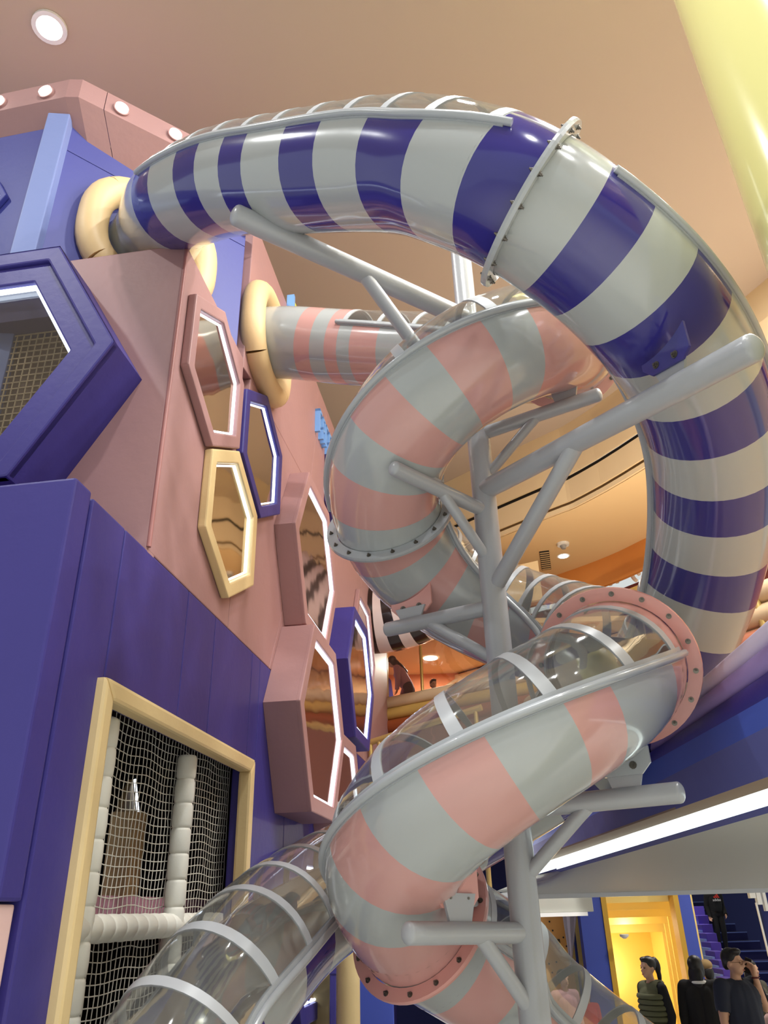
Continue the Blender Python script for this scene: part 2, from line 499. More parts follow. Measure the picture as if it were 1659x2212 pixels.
# navy and grey slide: from the upper tower, counter-clockwise round the same column, down to the lower left
TOWER_N = Vector((0.646, -0.763, 0)).normalized()
COLLAR_C = onplane(318, 540, TOWER_N, TOWER_N.dot(Vector((-1.345, 5.70, 0))))
navy_ctrl = [COLLAR_C - TOWER_N * 0.12, COLLAR_C + TOWER_N * 0.25] + [at(*q) for q in [(374, 447, 6.2), (482, 396, 5.55), (622, 377, 5.05), (850, 358, 4.45), (1000, 384, 4.08), (1140, 442, 3.92), (1295, 553, 3.98), (1415, 678, 4.12), (1497, 810, 4.36), (1539, 950, 4.62), (1542, 1080, 4.88), (1526, 1200, 5.1), (1490, 1320, 5.27), (1430, 1440, 5.45)]]
navy_ctrl += [Vector(q) for q in [(1.66, 5.78, 3.42), (1.2, 6.05, 3.14), (0.65, 6.12, 2.86), (0.15, 5.92, 2.62)]] + [at(*q) for q in [(812, 1866, 5.4), (705, 1930, 4.95), (612, 1998, 4.5), (505, 2110, 4.0), (405, 2245, 3.66), (315, 2410, 3.35), (230, 2590, 3.1)]]
NV = Path(navy_ctrl)
nb = []; lo = 0.0
for (x, y) in [(267, 445), (301, 420), (351, 375), (407, 369), (465, 362), (521, 360), (597, 348), (672, 345), (770, 355), (871, 361), (1005, 372), (1129, 424), (1236, 505), (1339, 575), (1426, 658), (1490, 772), (1545, 888), (1545, 986), (1545, 1080), (1542, 1164), (1530, 1243), (1518, 1320), (1490, 1404), (1470, 1478)]:
    lo = NV.near(x, y, lo + 0.03, lo + 1.2, True); nb.append(lo)
while lo < NV.len - 0.5:
    lo += 0.36; nb.append(lo)
nf1 = nb[11]
n_end = NV.near(1430, 1440, nf1)
v1 = (NV.near(395, 425), nf1 - 0.22); v2 = (nf1 + 0.28, n_end + 0.5); v3 = (n_end + 0.8, NV.len - 0.03)
navy = build_slide('tube_slide', 'navy and grey striped tube slide arching high above the column', 'slide', NV, nb,
                   [(GREY_TUBE, 'grey_band'), (NAVY_TUBE, 'navy_band')],
                   [(nf1, RAILM), (n_end + 0.65, RAILM)],
                   [(v1[0], v1[1], ribs(*v1, 0.32)), (v2[0], v2[1], ribs(*v2, 0.36)), (v3[0], v3[1], ribs(*v3, 0.29))],
                   (0.2, 2.9, 1.0))

# ------------------------------------------------------------------ support column with arms
col = thing('support_column', 'grey painted steel column with branching arms carrying the slides', 'column', POLE)
MB().tube([POLE + Vector((0, 0, z)) for z in (0.02, 2.0, 4.0, 6.0, 7.5)], 0.079, 28).tube([POLE, POLE + Vector((0, 0, 0.03))], 0.22, 28).build('shaft', STEEL, col)
def poleZ(py): return atY(1040 + (py - 1000) * 0.097, py, POLE.y).z
def arm(pole_py, end_px, r, brace_at, brace_py, rb, slide_path, near_px, root, m, drop=0.0, tab_at=None, end=None):
    z = poleZ(pole_py)
    e = end if end else atZ(end_px[0], end_px[1], z - drop); c = POLE + Vector((0, 0, z))
    a = MB().rod(c, e, r, 20, dome=r * 0.55).build('arm', STEEL, col)
    if brace_at is not None:
        q = c.lerp(e, brace_at); f = POLE + Vector((0, 0, poleZ(brace_py)))
        MB().rod(f, q, rb, 16).build('brace', STEEL, col)
    # welded tab on the arm under the slide's saddle plate
    d = (e - c).normalized()
    if near_px:
        g = slide_path.near(*near_px)
        p, T, S, U = slide_path.frame(g)
        t = max(0.15, min((e - c).length - 0.02, (p - c).dot(d)))
        if tab_at: t = tab_at * (e - c).length
        q = c + d * t; z = q.z
        top = p.z - TR - 0.02 if abs(p.z - z) > TR else z + r + 0.1
        h = max(0.06, min(p.z - z - TR * 0.93, 0.35))
        side = d
        MB().prism([q - side * 0.07 + Vector((0, 0, r * 0.7)), q + side * 0.07 + Vector((0, 0, r * 0.7)), q + side * 0.11 + Vector((0, 0, r + h * 0.55)), q - side * 0.11 + Vector((0, 0, r + h * 0.55))], d.cross(Vector((0, 0, 1))) * 0.016).build('tab', STEEL, col)
        # saddle plate bolted to the slide
        dn = Vector((0, 0, -1)); n_ = d.cross(Vector((0, 0, 1))).normalized()
        w = 0.15; base_z = z + r + h * 0.25
        pts = []
        for i in range(11):
            x = -w + 2 * w * i / 10
            wp = q + d * x
            # height of the tube underside above this point of the arm
            rel = wp - p; ax = rel - Vector((0, 0, rel.z)); 
            off = (ax - T * ax.dot(T)).length
            pts.append(Vector((wp.x, wp.y, p.z - math.sqrt(max(TR * TR - min(off, TR * 0.9) ** 2, 0)) + 0.03)))
        lowp = [q + d * w + Vector((0, 0, base_z - z + 0.05)), q + d * (w - 0.05) + Vector((0, 0, base_z - z)), q - d * (w - 0.05) + Vector((0, 0, base_z - z)), q - d * w + Vector((0, 0, base_z - z + 0.05))]
        sp = MB().prism([v + n_ * 0.018 for v in pts + lowp], n_ * 0.014).build('saddle_plate', m, root)
        for x in (-0.06, 0.06):
            for sg, of in ((1, 0.032), (-1, 0.016)):
                bolt(sp, q + d * x + Vector((0, 0, base_z - z + 0.045)) + n_ * of, n_ * sg, 0.013)
arm(690, (512, 466), 0.072, 0.50, 930, 0.048, NV, (640, 376), navy, RAILM)
arm(1060, (1625, 752), 0.066, 0.46, 1275, 0.05, NV, (1470, 765), navy, NAVY_TUBE, 0.38, 0.80)
arm(940, (1292, 853), 0.046, 0.52, 1040, 0.034, PK, (1228, 748), pink, ROSE_PAINT)
arm(1105, (852, 1012), 0.046, 0.52, 1218, 0.034, PK, (820, 1040), pink, RAILM)
arm(1310, (838, 1360), 0.048, 0.62, 1432, 0.036, PK, (915, 1241), pink, ROSE_PAINT)
arm(1748, (1466, 1712), 0.052, 0.50, 1905, 0.036, PK, (1300, 1480), pink, RAILM)
arm(2015, (880, 2017), 0.050, 0.44, 2195, 0.038, PK, (915, 1728), pink, ROSE_PAINT, 0.0, 0.58, at(884, 2016, 3.5))

# ------------------------------------------------------------------ hall shell
def quad(name, pts, m, parent=None, thick=0.05, nrm=None):
    pts = [Vector(p) for p in pts]
    if nrm is None: nrm = (pts[1] - pts[0]).cross(pts[2] - pts[0]).normalized()
    return MB().prism(pts, Vector(nrm) * thick).build(name, m, parent)
fl = MB().box((-14, -14, -0.1), (16, 24, 0.0)).build('floor', FLOORM); tag(fl, 'pale smooth floor of the play hall', kind='structure')
BK = [Vector((-6, 22.3, 0)), Vector((2.34, 14.05, 0)), Vector((3.77, 12.63, 0)), Vector((5.0, 10.6, 0)), Vector((5.95, 9.0, 0)), Vector((7.2, 5.5, 0)), Vector((8.0, 0, 0)), Vector((8.0, -14, 0))]
BK = catmull(BK, 5)
cpoly = [Vector((-14, -14, CEIL_Z)), Vector((-14, 22.3, CEIL_Z))] + [p + Vector((0, 0, CEIL_Z)) for p in BK]
ce = MB().prism(cpoly, (0, 0, 0.2)).build('ceiling', CEILM); tag(ce, 'warm tan plaster ceiling high over the slides', kind='structure')
# stepped bulkhead between the high ceiling and the lower gallery ceiling
LOWC = 8.86
CREAMB = mat('cream_bulkhead_paint', (220, 192, 150), 0.85)
SLOT = mat('dark_ceiling_slot', (40, 34, 30), 0.9)
bk = thing('ceiling_lower', 'stepped cream bulkhead and lower gallery ceiling', None, (0, 0, 0), kind='structure')
def band(name, z0, z1, inset0, inset1, m, parent, thick=0.04):
    mb = MB()
    for i in range(len(BK) - 1):
        a, b = BK[i], BK[i + 1]
        def nn(k):
            t = (BK[min(k + 1, len(BK) - 1)] - BK[max(k - 1, 0)]).normalized(); return Vector((-t.y, t.x, 0)) * -1 if Vector((-t.y, t.x, 0)).y > 0 else Vector((-t.y, t.x, 0))
        na, nb_ = nn(i), nn(i + 1)
        q = [a + na * inset0 + Vector((0, 0, z0)), b + nb_ * inset0 + Vector((0, 0, z0)), b + nb_ * inset1 + Vector((0, 0, z1)), a + na * inset1 + Vector((0, 0, z1))]
        mb.prism(q, (na + nb_) * -0.5 * thick if abs(z1 - z0) > 1e-4 else Vector((0, 0, thick)))
    return mb.build(name, m, parent)
band('bulkhead_face', CEIL_Z + 0.05, 9.95, 0.0, 0.0, CREAMB, bk)
band('bulkhead_step', 9.95, 9.95, 0.0, 0.12, CREAMB, bk)
band('bulkhead_lower_face', 9.95, 9.52, 0.12, 0.12, CREAMB, bk)
band('slot', 9.56, 9.42, 0.02, 0.02, SLOT, bk)
band('bulkhead_lip', 9.44, 9.0, 0.10, 0.10, CREAMB, bk)
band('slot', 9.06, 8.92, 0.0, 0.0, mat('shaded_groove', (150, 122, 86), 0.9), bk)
band('bulkhead_edge', 8.95, LOWC, 0.06, 0.06, CREAMB, bk)
OUT = [Vector((-6, 26, 0)), Vector((2.2, 17.4, 0)), Vector((3.75, 16.2, 0)), Vector((4.8, 15.1, 0)), Vector((5.6, 13.9, 0)), Vector((7.5, 11.5, 0)), Vector((10, 7, 0)), Vector((12, -14, 0))]
OUT = catmull(OUT, 5)
lowp = [p + Vector((0, 0, LOWC)) for p in BK] + [p + Vector((0, 0, LOWC)) for p in reversed(OUT)]
mbl = MB()
for i in range(len(BK) - 1):
    mbl.prism([BK[i] + Vector((0, 0, LOWC)), BK[i + 1] + Vector((0, 0, LOWC)), OUT[i + 1] + Vector((0, 0, LOWC)), OUT[i] + Vector((0, 0, LOWC))], (0, 0, 0.08))
mbl.build('lower_ceiling', CREAM, bk)
# orange fascia and maroon scroll band round the far gallery
ORANGE = mat('orange_fascia_paint', (214, 138, 66), 0.7)
MAROON = mat('maroon_wall_paint', (104, 40, 34), 0.7)
fas = thing('wall_far_gallery', 'orange fascia over the maroon scroll band of the far gallery', None, (0, 0, 0), kind='structure')
def outband(name, z0, z1, off, m, parent):
    mb = MB()
    for i in range(len(OUT) - 1):
        a, b = OUT[i] + Vector((-off, -off, 0)), OUT[i + 1] + Vector((-off, -off, 0))
        mb.prism([a + Vector((0, 0, z0)), b + Vector((0, 0, z0)), b + Vector((0, 0, z1)), a + Vector((0, 0, z1))], (0.06, 0.06, 0))
    return mb.build(name, m, parent)
outband('orange_fascia', LOWC, 8.25, 0.0, ORANGE, fas)
outband('maroon_band', 8.27, 7.3, -0.35, MAROON, fas)
outband('cream_wall', 7.32, 3.0, -0.30, CREAM, fas)
SCROLL = mat('cream_scroll_paint', (236, 214, 198), 0.7)
def onout(px, py, off=0.0):
    best = None
    for i in range(len(OUT) - 1):
        a, b = OUT[i], OUT[i + 1]; t = (b - a); nn = Vector((t.y, -t.x, 0)).normalized()
        p = onplane(px, py, nn, nn.dot(a) + off * (1 if nn.y > 0 else -1) * 1.0)
        u_ = (p - a).dot(t) / t.dot(t)
        if -0.02 <= u_ <= 1.02 and p.y > 0: best = (p, t.normalized(), nn)
    return best
for (px, py, R) in [(1303, 1258, 0.34), (1303, 1258, 0.17), (1222, 1272, 0.30), (1385, 1215, 0.30), (1385, 1215, 0.15), (1450, 1180, 0.3)]:
    g = onout(px, py, 0.28)
    if g:
        c, t, nn = g; c = c - Vector((0, 0, 0.12))
        MB().tube([c + t * math.cos(a) * R + Vector((0, 0, math.sin(a) * R)) for a in [math.pi * (0.0 + 1.25 * i / 16) for i in range(17)]], 0.045, 6).build('scroll', SCROLL, fas)
# brass rail along the far gallery
mbr = MB().tube([p + Vector((-0.75, -0.75, 7.42)) for p in OUT[5:26]], 0.06, 10)
tag(mbr.build('gallery_handrail', BRASS), 'brass handrail running below the maroon scroll band', 'handrail')
# ceiling details on the lower ceiling
def ceil_disc(name, px, py, z, r, m, h=0.03):
    p = atZ(px, py, z); return p, MB().tube([p + Vector((0, 0, -h)), p], r, 20)
p, mb = ceil_disc('downlight', 1217, 1201, LOWC - 0.001, 0.10, LAMPGLOW, 0.012)
dl = thing('downlight', 'round recessed downlight in the lower cream ceiling beside the vent', 'light', p); mb.build('lens', LAMPGLOW, dl)
MB().ring([p + Vector((math.cos(a) * 0.14, math.sin(a) * 0.14, -0.006)) for a in [i * math.pi / 12 for i in range(24)]], [p + Vector((math.cos(a) * 0.10, math.sin(a) * 0.10, -0.006)) for a in [i * math.pi / 12 for i in range(24)]], (0, 0, 0.006)).build('trim_ring', WHITE, dl)
p = atZ(1216, 1174, LOWC)
sd = thing('smoke_detector', 'white smoke detector on the lower cream ceiling', 'detector', p)
MB().tube([p, p + Vector((0, 0, -0.05))], [0.13, 0.12], 20).build('base', WHITE, sd); MB().tube([p + Vector((0, 0, -0.05)), p + Vector((0, 0, -0.12))], [0.07, 0.045], 16).build('sensor', mat('detector_grey', (150, 150, 150), 0.5), sd)
p = atZ(1178, 1210, LOWC)
vt = thing('ceiling_vent', 'dark slotted air vent in the lower cream ceiling', 'vent', p)
MV = Matrix.Translation(p) @ Matrix.Rotation(-math.atan2(p.x, p.y), 4, 'Z')
MB().box((-0.1, -0.5, -0.02), (0.1, 0.5, 0), MV).build('backing', BLACK, vt)
for i in range(9):
    y = -0.46 + i * 0.11
    MB().box((-0.095, y, -0.03), (0.095, y + 0.03, -0.018), MV).build('slat', CREAM, vt)
# ceiling lamps of the hall
for i, (x, y) in enumerate(LAMPS):
    p = Vector((x, y, CEIL_Z))
    lt = thing('ceiling_lamp', 'round bright lamp set in the high tan ceiling' if i == 0 else 'round unseen ceiling lamp above the hall', 'light', p, None if i == 0 else 'hall ceiling lamps')
    MB().tube([p + Vector((0, 0, -0.03)), p + Vector((0, 0, -0.002))], 0.13, 20).build('lens', LAMPGLOW, lt)
    MB().ring([p + Vector((math.cos(a) * 0.18, math.sin(a) * 0.18, -0.035)) for a in [j * math.pi / 12 for j in range(24)]], [p + Vector((math.cos(a) * 0.132, math.sin(a) * 0.132, -0.035)) for a in [j * math.pi / 12 for j in range(24)]], (0, 0, 0.033)).build('trim_ring', WHITE, lt)
    ld = bpy.data.lights.new('lamp_light', 'AREA'); ld.shape = 'DISK'; ld.size = 0.26; ld.energy = LAMP_W; ld.color = LAMP_RGB
    lo_ = bpy.data.objects.new('lamp_light', ld); link(lo_); lo_.location = (0, 0, -0.05); lo_.parent = lt

# ------------------------------------------------------------------ left wall: padded play tower
def pad(name, s0, s1, z0, z1, m, parent, o0=WO - 0.12, o1=WO, bev=0.012):
    b = MB().box((s0 + 0.003, o0, z0 + 0.003), (s1 - 0.003, o1, z1 - 0.003), L)
    return b.build(name, m, parent, bevel=bev)
def padpoly(name, pts, m, parent, o0=WO - 0.12, o1=WO, bev=0.01):
    return MB().prism([L(s, o0, z) for s, z in pts], WN * (o1 - o0)).build(name, m, parent, bevel=bev)
TOPL = 4.28   # top of the blue base
wl = thing('wall_left_lower', 'violet blue padded base wall of the play tower', None, (0, 0, 0), kind='structure')
NS0, NS1, NZ0, NZ1 = 3.86, 6.38, 0.78, 3.28
for (s0, s1, z0, z1) in [(3.46, NS0, 0, TOPL), (NS0, 4.88, NZ1, TOPL), (4.88, 5.44, NZ1, TOPL), (5.44, NS1, NZ1, TOPL), (NS0, NS1, 0, NZ0), (NS1, 6.62, 0, TOPL), (6.62, 7.6, 0, TOPL), (7.6, 8.9, 0, TOPL), (8.9, 10.2, 0, TOPL), (10.2, 11.6, 0, TOPL), (11.6, 13.2, 0, TOPL), (13.2, 14.85, 0, TOPL)]:
    pad('panel', s0, s1, z0, z1, BLUE, wl)
# block that faces the hall, standing proud of the wall
wf = thing('wall_left_front', 'violet blue padded front block over a pale pink plinth', None, (0, 0, 0), kind='structure')
MB().box((3.266, -5.2, 2.28), (3.44, WO, 4.30), L).build('panel', BLUE, wf, bevel=0.015)
MB().box((3.26, -5.2, 0), (3.43, WO - 0.02, 2.272), L).build('plinth_panel', PALEPINK, wf, bevel=0.015)
MB().box((3.44, -5.2, 4.1), (4.3, WO - 0.13, 4.26), L).build('block_top', BLUE, wf)
# pink tower: front face and side face
wp = thing('wall_left', 'pink padded side wall of the play tower with seams', None, (0, 0, 0), kind='structure')
LT, UT = 6.95, 8.86   # tops of the low and the tall part
MB().box((4.16, -5.2, 4.2), (4.28, WO - 0.001, LT), L).build('front_panel', PINK, wp, bevel=0.012)
padpoly('panel', [(4.163, TOPL), (5.72, TOPL), (5.72, 5.6), (5.62, LT), (4.163, LT)], PINK, wp)
MB().tube([L(4.17, WO + 0.005, z) for z in (4.3, 5, 6, LT)], 0.016, 8).build('piping', mat('dark_rose_piping', (160, 104, 100), 0.5), wp)
padpoly('panel', [(5.725, TOPL), (6.9, TOPL), (8.3, 7.0), (5.86, 6.9), (5.725, 5.6)], PINK, wp)
padpoly('panel', [(5.63, 6.86), (5.86, 6.9), (8.3, 7.0), (8.62, 8.2), (8.62, UT), (5.63, UT)], PINK, wp)
padpoly('panel', [(6.905, TOPL), (9.2, TOPL), (9.2, UT), (8.625, UT), (8.625, 8.2), (8.305, 7.0)], PINK, wp)
padpoly('panel', [(9.205, TOPL), (12.0, TOPL), (12.0, UT), (9.205, UT)], PINK, wp)
padpoly('panel', [(12.005, TOPL), (14.85, TOPL), (14.85, UT), (12.005, UT)], PINK, wp)
MB().box((5.63, -4.6, 4.0), (14.8, WO - 0.121, UT - 0.01), L).build('core', PINK, wp)
MB().box((4.29, -4.6, 4.0), (5.64, WO - 0.121, LT - 0.01), L).build('tower_core', PINK, wp)
# upper blue tower behind
wt = thing('wall_left_upper', 'upper blue tower wall with a pale blue corner plank', None, (0, 0, 0), kind='structure')
K1 = Vector((-2.75, 4.51, 0)); KR = Vector((-1.345, 5.70, 0)); KL = K1 + Vector((-0.985, 0.17, 0)) * 4.0
def vwall(name, a, b, z0, z1, m, parent, th=0.08, bev=0.008):
    d = (b - a).normalized(); nn = Vector((-d.y, d.x, 0))
    return MB().prism([a + Vector((0, 0, z0)), b + Vector((0, 0, z0)), b + Vector((0, 0, z1)), a + Vector((0, 0, z1))], nn * th).build(name, m, parent, bevel=bev)
vwall('panel', K1, KR, 6.9, 8.27, UPBLUE, wt)
vwall('panel', K1, KR, 8.275, 8.60, UPBLUE, wt)
vwall('panel', KL, K1, 4.5, 8.60, UPBLUE, wt)
MB().box((-0.13, -0.06, 4.5), (0.06, 0.06, 8.62), Matrix.Translation(K1 + Vector((-0.03, -0.03, 0))) @ Matrix.Rotation(0.1, 4, 'Z')).build('corner_plank', PLANKBLUE, wt, bevel=0.01)
MB().prism([K1 + Vector((0.0, 0.16, 6.9)), KR + Vector((-0.06, 0.12, 6.9)), KR + Vector((-0.2, 1.2, 6.9)), KL + Vector((0, 2.0, 6.9)), KL + Vector((0, 0.12, 6.9))], (0, 0, 1.68)).build('core', UPBLUE, wt)
# cornice with lamps
cn = thing('cornice', 'pink padded cornice with round lamps above the blue tower', None, (0, 0, 0), kind='structure')
c0, c1, c2 = Vector((-5.6, 4.86, 0)), Vector((-2.66, 4.33, 0)), Vector((-1.15, 5.38, 0))
cm = c1.lerp(c2, 0.14); c1b = c1.lerp(c0, 0.03)
cz0, cz1 = 8.74, 8.99
def corn(name, pts, back):
    lowo = [p + Vector((0, 0, cz0)) for p in pts]; up = [p + Vector((0, 0, cz1)) for p in pts]
    inn = [p + back + Vector((0, 0, 8.45)) for p in pts]; inu = [p + back * 2 + Vector((0, 0, cz1)) for p in pts]
    mb = MB(); n = len(pts)
    for i in range(n - 1):
        mb.add([lowo[i], lowo[i + 1], up[i + 1], up[i]], [(0, 1, 2, 3)])
        mb.add([inn[i], inn[i + 1], lowo[i + 1], lowo[i]], [(0, 1, 2, 3)])
        mb.add([up[i], up[i + 1], inu[i + 1], inu[i]], [(0, 1, 2, 3)])
    return mb.build(name, PINK, cn)
corn('cornice_board', [c0, c1b, c1.lerp(c2, 0.02), cm], Vector((0.02, 0.34, 0)))
corn('cornice_board', [cm + (c2 - c1) * 0.003, c2], Vector((0.02, 0.34, 0)))
for (px, py), nm in zip([(-2, 222), (100, 200), (262, 236), (378, 292)], ['round lamp at the picture edge of the pink cornice', 'round lamp before the corner of the pink cornice', 'round lamp just past the corner of the pink cornice', 'round cornice lamp nearest the arching navy slide']):
    e = (c0, c1) if px < 170 else (c1, c2); d = (e[1] - e[0]).normalized(); nn = Vector((d.y, -d.x, 0))
    p = onplane(px, py, nn, nn.dot(e[0]) + 0.01)
    t = thing('cornice_lamp', nm, 'light', p, 'cornice lamps')
    MB().tube([p - nn * 0.02, p + nn * 0.03, p + nn * 0.045], [0.06, 0.06, 0.03], 18)  .build('lens', emis('cornice_lamp_glow', (255, 246, 230), 3.0), t)
    MB().tube([p - nn * 0.025, p + nn * 0.008], 0.072, 18).build('trim_ring', PINK, t)
# tan padded collars where the slides leave the tower
def collar(name, label, c, axis, R, r):
    axis = Vector(axis).normalized(); sx = axis.cross(Vector((0, 0, 1))).normalized(); sz = sx.cross(axis)
    pts = []
    for i in range(48):
        a = 2 * math.pi * i / 48
        x, z = math.cos(a), math.sin(a); q = (abs(x) ** 2.6 + abs(z) ** 2.6) ** (-1 / 2.6)
        pts.append(c + (sx * x + sz * z) * R * q)
    root = thing(name, label, 'padding', c)
    for k in range(4):
        seg = [pts[(k * 12 + j + 6) % 48] for j in range(13)]
        cc = c
        MB().tube(seg, [r * (1 + 0.012 * math.sin(7 * j)) for j in range(13)], 18).build('cushion', TAN, root)
collar('padded_collar', 'tan padded ring where the navy slide leaves the blue tower', COLLAR_C + TOWER_N * 0.06, TOWER_N, 0.52, 0.135)
collar('padded_collar', 'tan padded ring where the rose slide leaves the pink wall', L(WU.dot(PK.p[0]) + 0.02, WO + 0.06, PK.p[0].z - 0.03), WN, 0.50, 0.125)

# ------------------------------------------------------------------ hexagons on the wall
MIRROR = mat('wavy_mirror_acrylic', (226, 212, 192), 0.05, metal=1.0, bump=0.5, bscale=2.2, stretch=(1, 1, 0.5), detail=0.5)
MIRROR_ROSE = mat('rippled_rose_mirror', (190, 158, 146), 0.07, metal=0.95, bump=0.12, bscale=3, stretch=(1, 1, 2), detail=0.5)
def flat_hex(label, s, z, R, m, flat, pane_m, proud=0.07, frame=0.13, leds=(0, 1, 2, 3, 4, 5), o=WO):
    root = thing('hexagon_window', label, 'hexagon window', L(s, o, z - R))
    out = hexpts(s, z, R, flat, o + 0.002); inn = hexpts(s, z, R - frame, flat, o + 0.002)
    MB().ring(out, inn, WN * proud).build('frame', m, root, bevel=0.014)
    MB().prism(hexpts(s, z, R - frame + 0.005, flat, o + 0.006), WN * 0.022).build('mirror_pane', pane_m, root)
    a = hexpts(s, z, R - frame - 0.005, flat, o + 0.035); b = a
    for i in leds:
        p, q = a[i], a[(i + 1) % 6]; c = L(s, o + 0.035, z)
        MB().tube([p + (c - p) * 0.03, q + (c - q) * 0.03], 0.0075, 6).build('led_line', LED, root)
    return root
flat_hex('pink framed mirror hexagon highest on the pink tower wall', 4.90, 6.20, 0.695, PINK, False, MIRROR)
flat_hex('blue framed mirror hexagon between the pink and the yellow one', 6.20, 6.22, 0.705, BLUE, False, MIRROR)
flat_hex('yellow framed mirror hexagon low on the pink tower wall', 5.50, 5.14, 0.69, GOLDPAD, False, MIRROR)
flat_hex('flush pink framed hexagon behind the blue hexagon box', 11.96, 5.98, 1.02, PINK, True, MIRROR_ROSE)
flat_hex('blue framed hexagon far up the pink wall by the blue letters', 9.75, 7.62, 0.75, BLUE, False, MIRROR)
def box_hex(label, s, z, R, depth, m, frame=0.16, pane_m=None, shrink=1.0):
    root = thing('hexagon_box', label, 'hexagon window', L(s, WO, z - R))
    n = 6; o1 = WO + depth
    bo = hexpts(s, z, R, True, WO + 0.002); fo = hexpts(s, z, R * shrink, True, o1)
    mb = MB()
    mb.add(bo + fo, [(i, (i + 1) % n, n + (i + 1) % n, n + i) for i in range(n)] + [tuple(range(n))])
    mb.build('side_pads', m, root)
    fi = hexpts(s, z, R * shrink - frame, True, o1 - 0.01)
    fo2 = hexpts(s, z, R * shrink, True, o1 - 0.01)
    MB().ring(fo2, fi, WN * 0.05).build('frame', m, root, bevel=0.012)
    MB().prism(hexpts(s, z, R * shrink - frame + 0.01, True, o1 - 0.02), WN * 0.02).build('mirror_pane', pane_m or MIRROR_ROSE, root)
    a = hexpts(s, z, R * shrink - frame - 0.02, True, o1 + 0.012)
    for i in range(6):
        MB().tube([a[i], a[(i + 1) % 6]], 0.012, 6).build('led_line', LED, root)
    return root
box_hex('pink hexagon box on the side wall, upper of the two pink boxes', 7.89, 5.77, 1.05, 0.19, PINK)
box_hex('pink hexagon box on the side wall, lower of the two pink boxes', 7.78, 3.92, 1.03, 0.31, PINK)
box_hex('blue hexagon box beside the two pink hexagon boxes', 10.38, 5.08, 1.02, 0.24, BLUE)
box_hex('rose hexagon box low behind the lower pink box', 9.6, 3.3, 0.95, 0.2, PINK)
box_hex('blue hexagon box low behind the clear tube roof', 7.9, 2.05, 0.8, 0.2, BLUE)

# dark blue bay with a hexagonal window on the tower front
bay = thing('hexagon_bay', 'big dark blue hexagonal bay window on the pink tower front', 'bay window', L(3.73, -3.45, 4.6))
def fh(R, s, cz=5.64, co=-3.45): return [L(s, co + R * math.cos(k * math.pi / 3), cz + R * math.sin(k * math.pi / 3)) for k in range(6)]
mb = MB(); A, B = fh(1.135, 3.73), fh(1.135, 4.17)
mb.add(A + B, [(i, (i + 1) % 6, 6 + (i + 1) % 6, 6 + i) for i in range(6)]); mb.build('side_pads', BLUE, bay)
MB().ring(fh(1.135, 3.73), fh(0.99, 3.73), WU * 0.07).build('outer_frame', BLUE, bay, bevel=0.015)
MB().ring(fh(0.99, 3.76), fh(0.80, 3.76), WU * 0.06).build('inner_frame', BLUE, bay, bevel=0.012)
MB().ring(fh(0.80, 3.80), fh(0.772, 3.80), WU * 0.03).build('led_line', LED, bay)
MB().prism(fh(0.80, 3.84), WU * 0.01).build('pane', GLASS, bay)
mbn = MB()
NETC = mat('tan_net_cord', (190, 168, 138), 0.8)
for i in range(-16, 17):
    x = i * 0.055; h = 0.80 * math.sqrt(3) / 2
    h = min(h, math.sqrt(3) * (0.82 - abs(x)))
    if h > 0.02: mbn.box((4.02, -3.45 + x - 0.004, 5.64 - h), (4.028, -3.45 + x + 0.004, 5.64 + min(h, 0.43)), L)
for i in range(-13, 9):
    z = i * 0.055
    hw_ = 0.82 - abs(z) / math.sqrt(3)
    mbn.box((4.02, -3.45 - hw_, 5.64 + z - 0.004), (4.028, -3.45 + hw_, 5.64 + z + 0.004), L)
tag(mbn.build('window_net', NETC, bay), kind='stuff')
MB().rod(L(3.98, -3.62, 4.9), L(3.98, -3.42, 6.4), 0.06, 12).build('post', FOAM, bay)
MB().prism(fh(1.1, 4.10), WU * 0.04).build('back_board', mat('bay_brown_board', (122, 100, 88), 0.8), bay)
MB().prism([L(3.88, -3.45 + x, 5.64 + z) for x, z in [(-0.74, 0.45), (0.74, 0.45), (0.50, 0.86), (-0.50, 0.86)]], WU * 0.2).build('ceiling_board', mat('bay_blue_ceiling', (70, 66, 110), 0.7), bay)
# a small blue framed window on the upper tower at the picture edge
hw = thing('hexagon_window', 'small blue framed lit window on the upper blue tower', 'hexagon window', Vector((-3.9, 4.6, 7.2)))
dK = (KL - K1).normalized(); nK = Vector((-dK.y, dK.x, 0)) if Vector((-dK.y, dK.x, 0)).y < 0 else Vector((dK.y, -dK.x, 0))
cK = onplane(-38, 440, nK, nK.dot(K1) + 0.002)
hx = lambda R, e: [cK + dK * R * math.cos(k * math.pi / 3) + Vector((0, 0, R * math.sin(k * math.pi / 3))) + nK * e for k in range(6)]
MB().ring(hx(0.26, 0), hx(0.2, 0), nK * 0.05).build('frame', UPBLUE, hw, bevel=0.01)
MB().ring(hx(0.2, 0.01), hx(0.185, 0.01), nK * 0.02).build('led_line', LED, hw); MB().prism(hx(0.2, 0), nK * 0.01).build('pane', MIRROR_ROSE, hw)
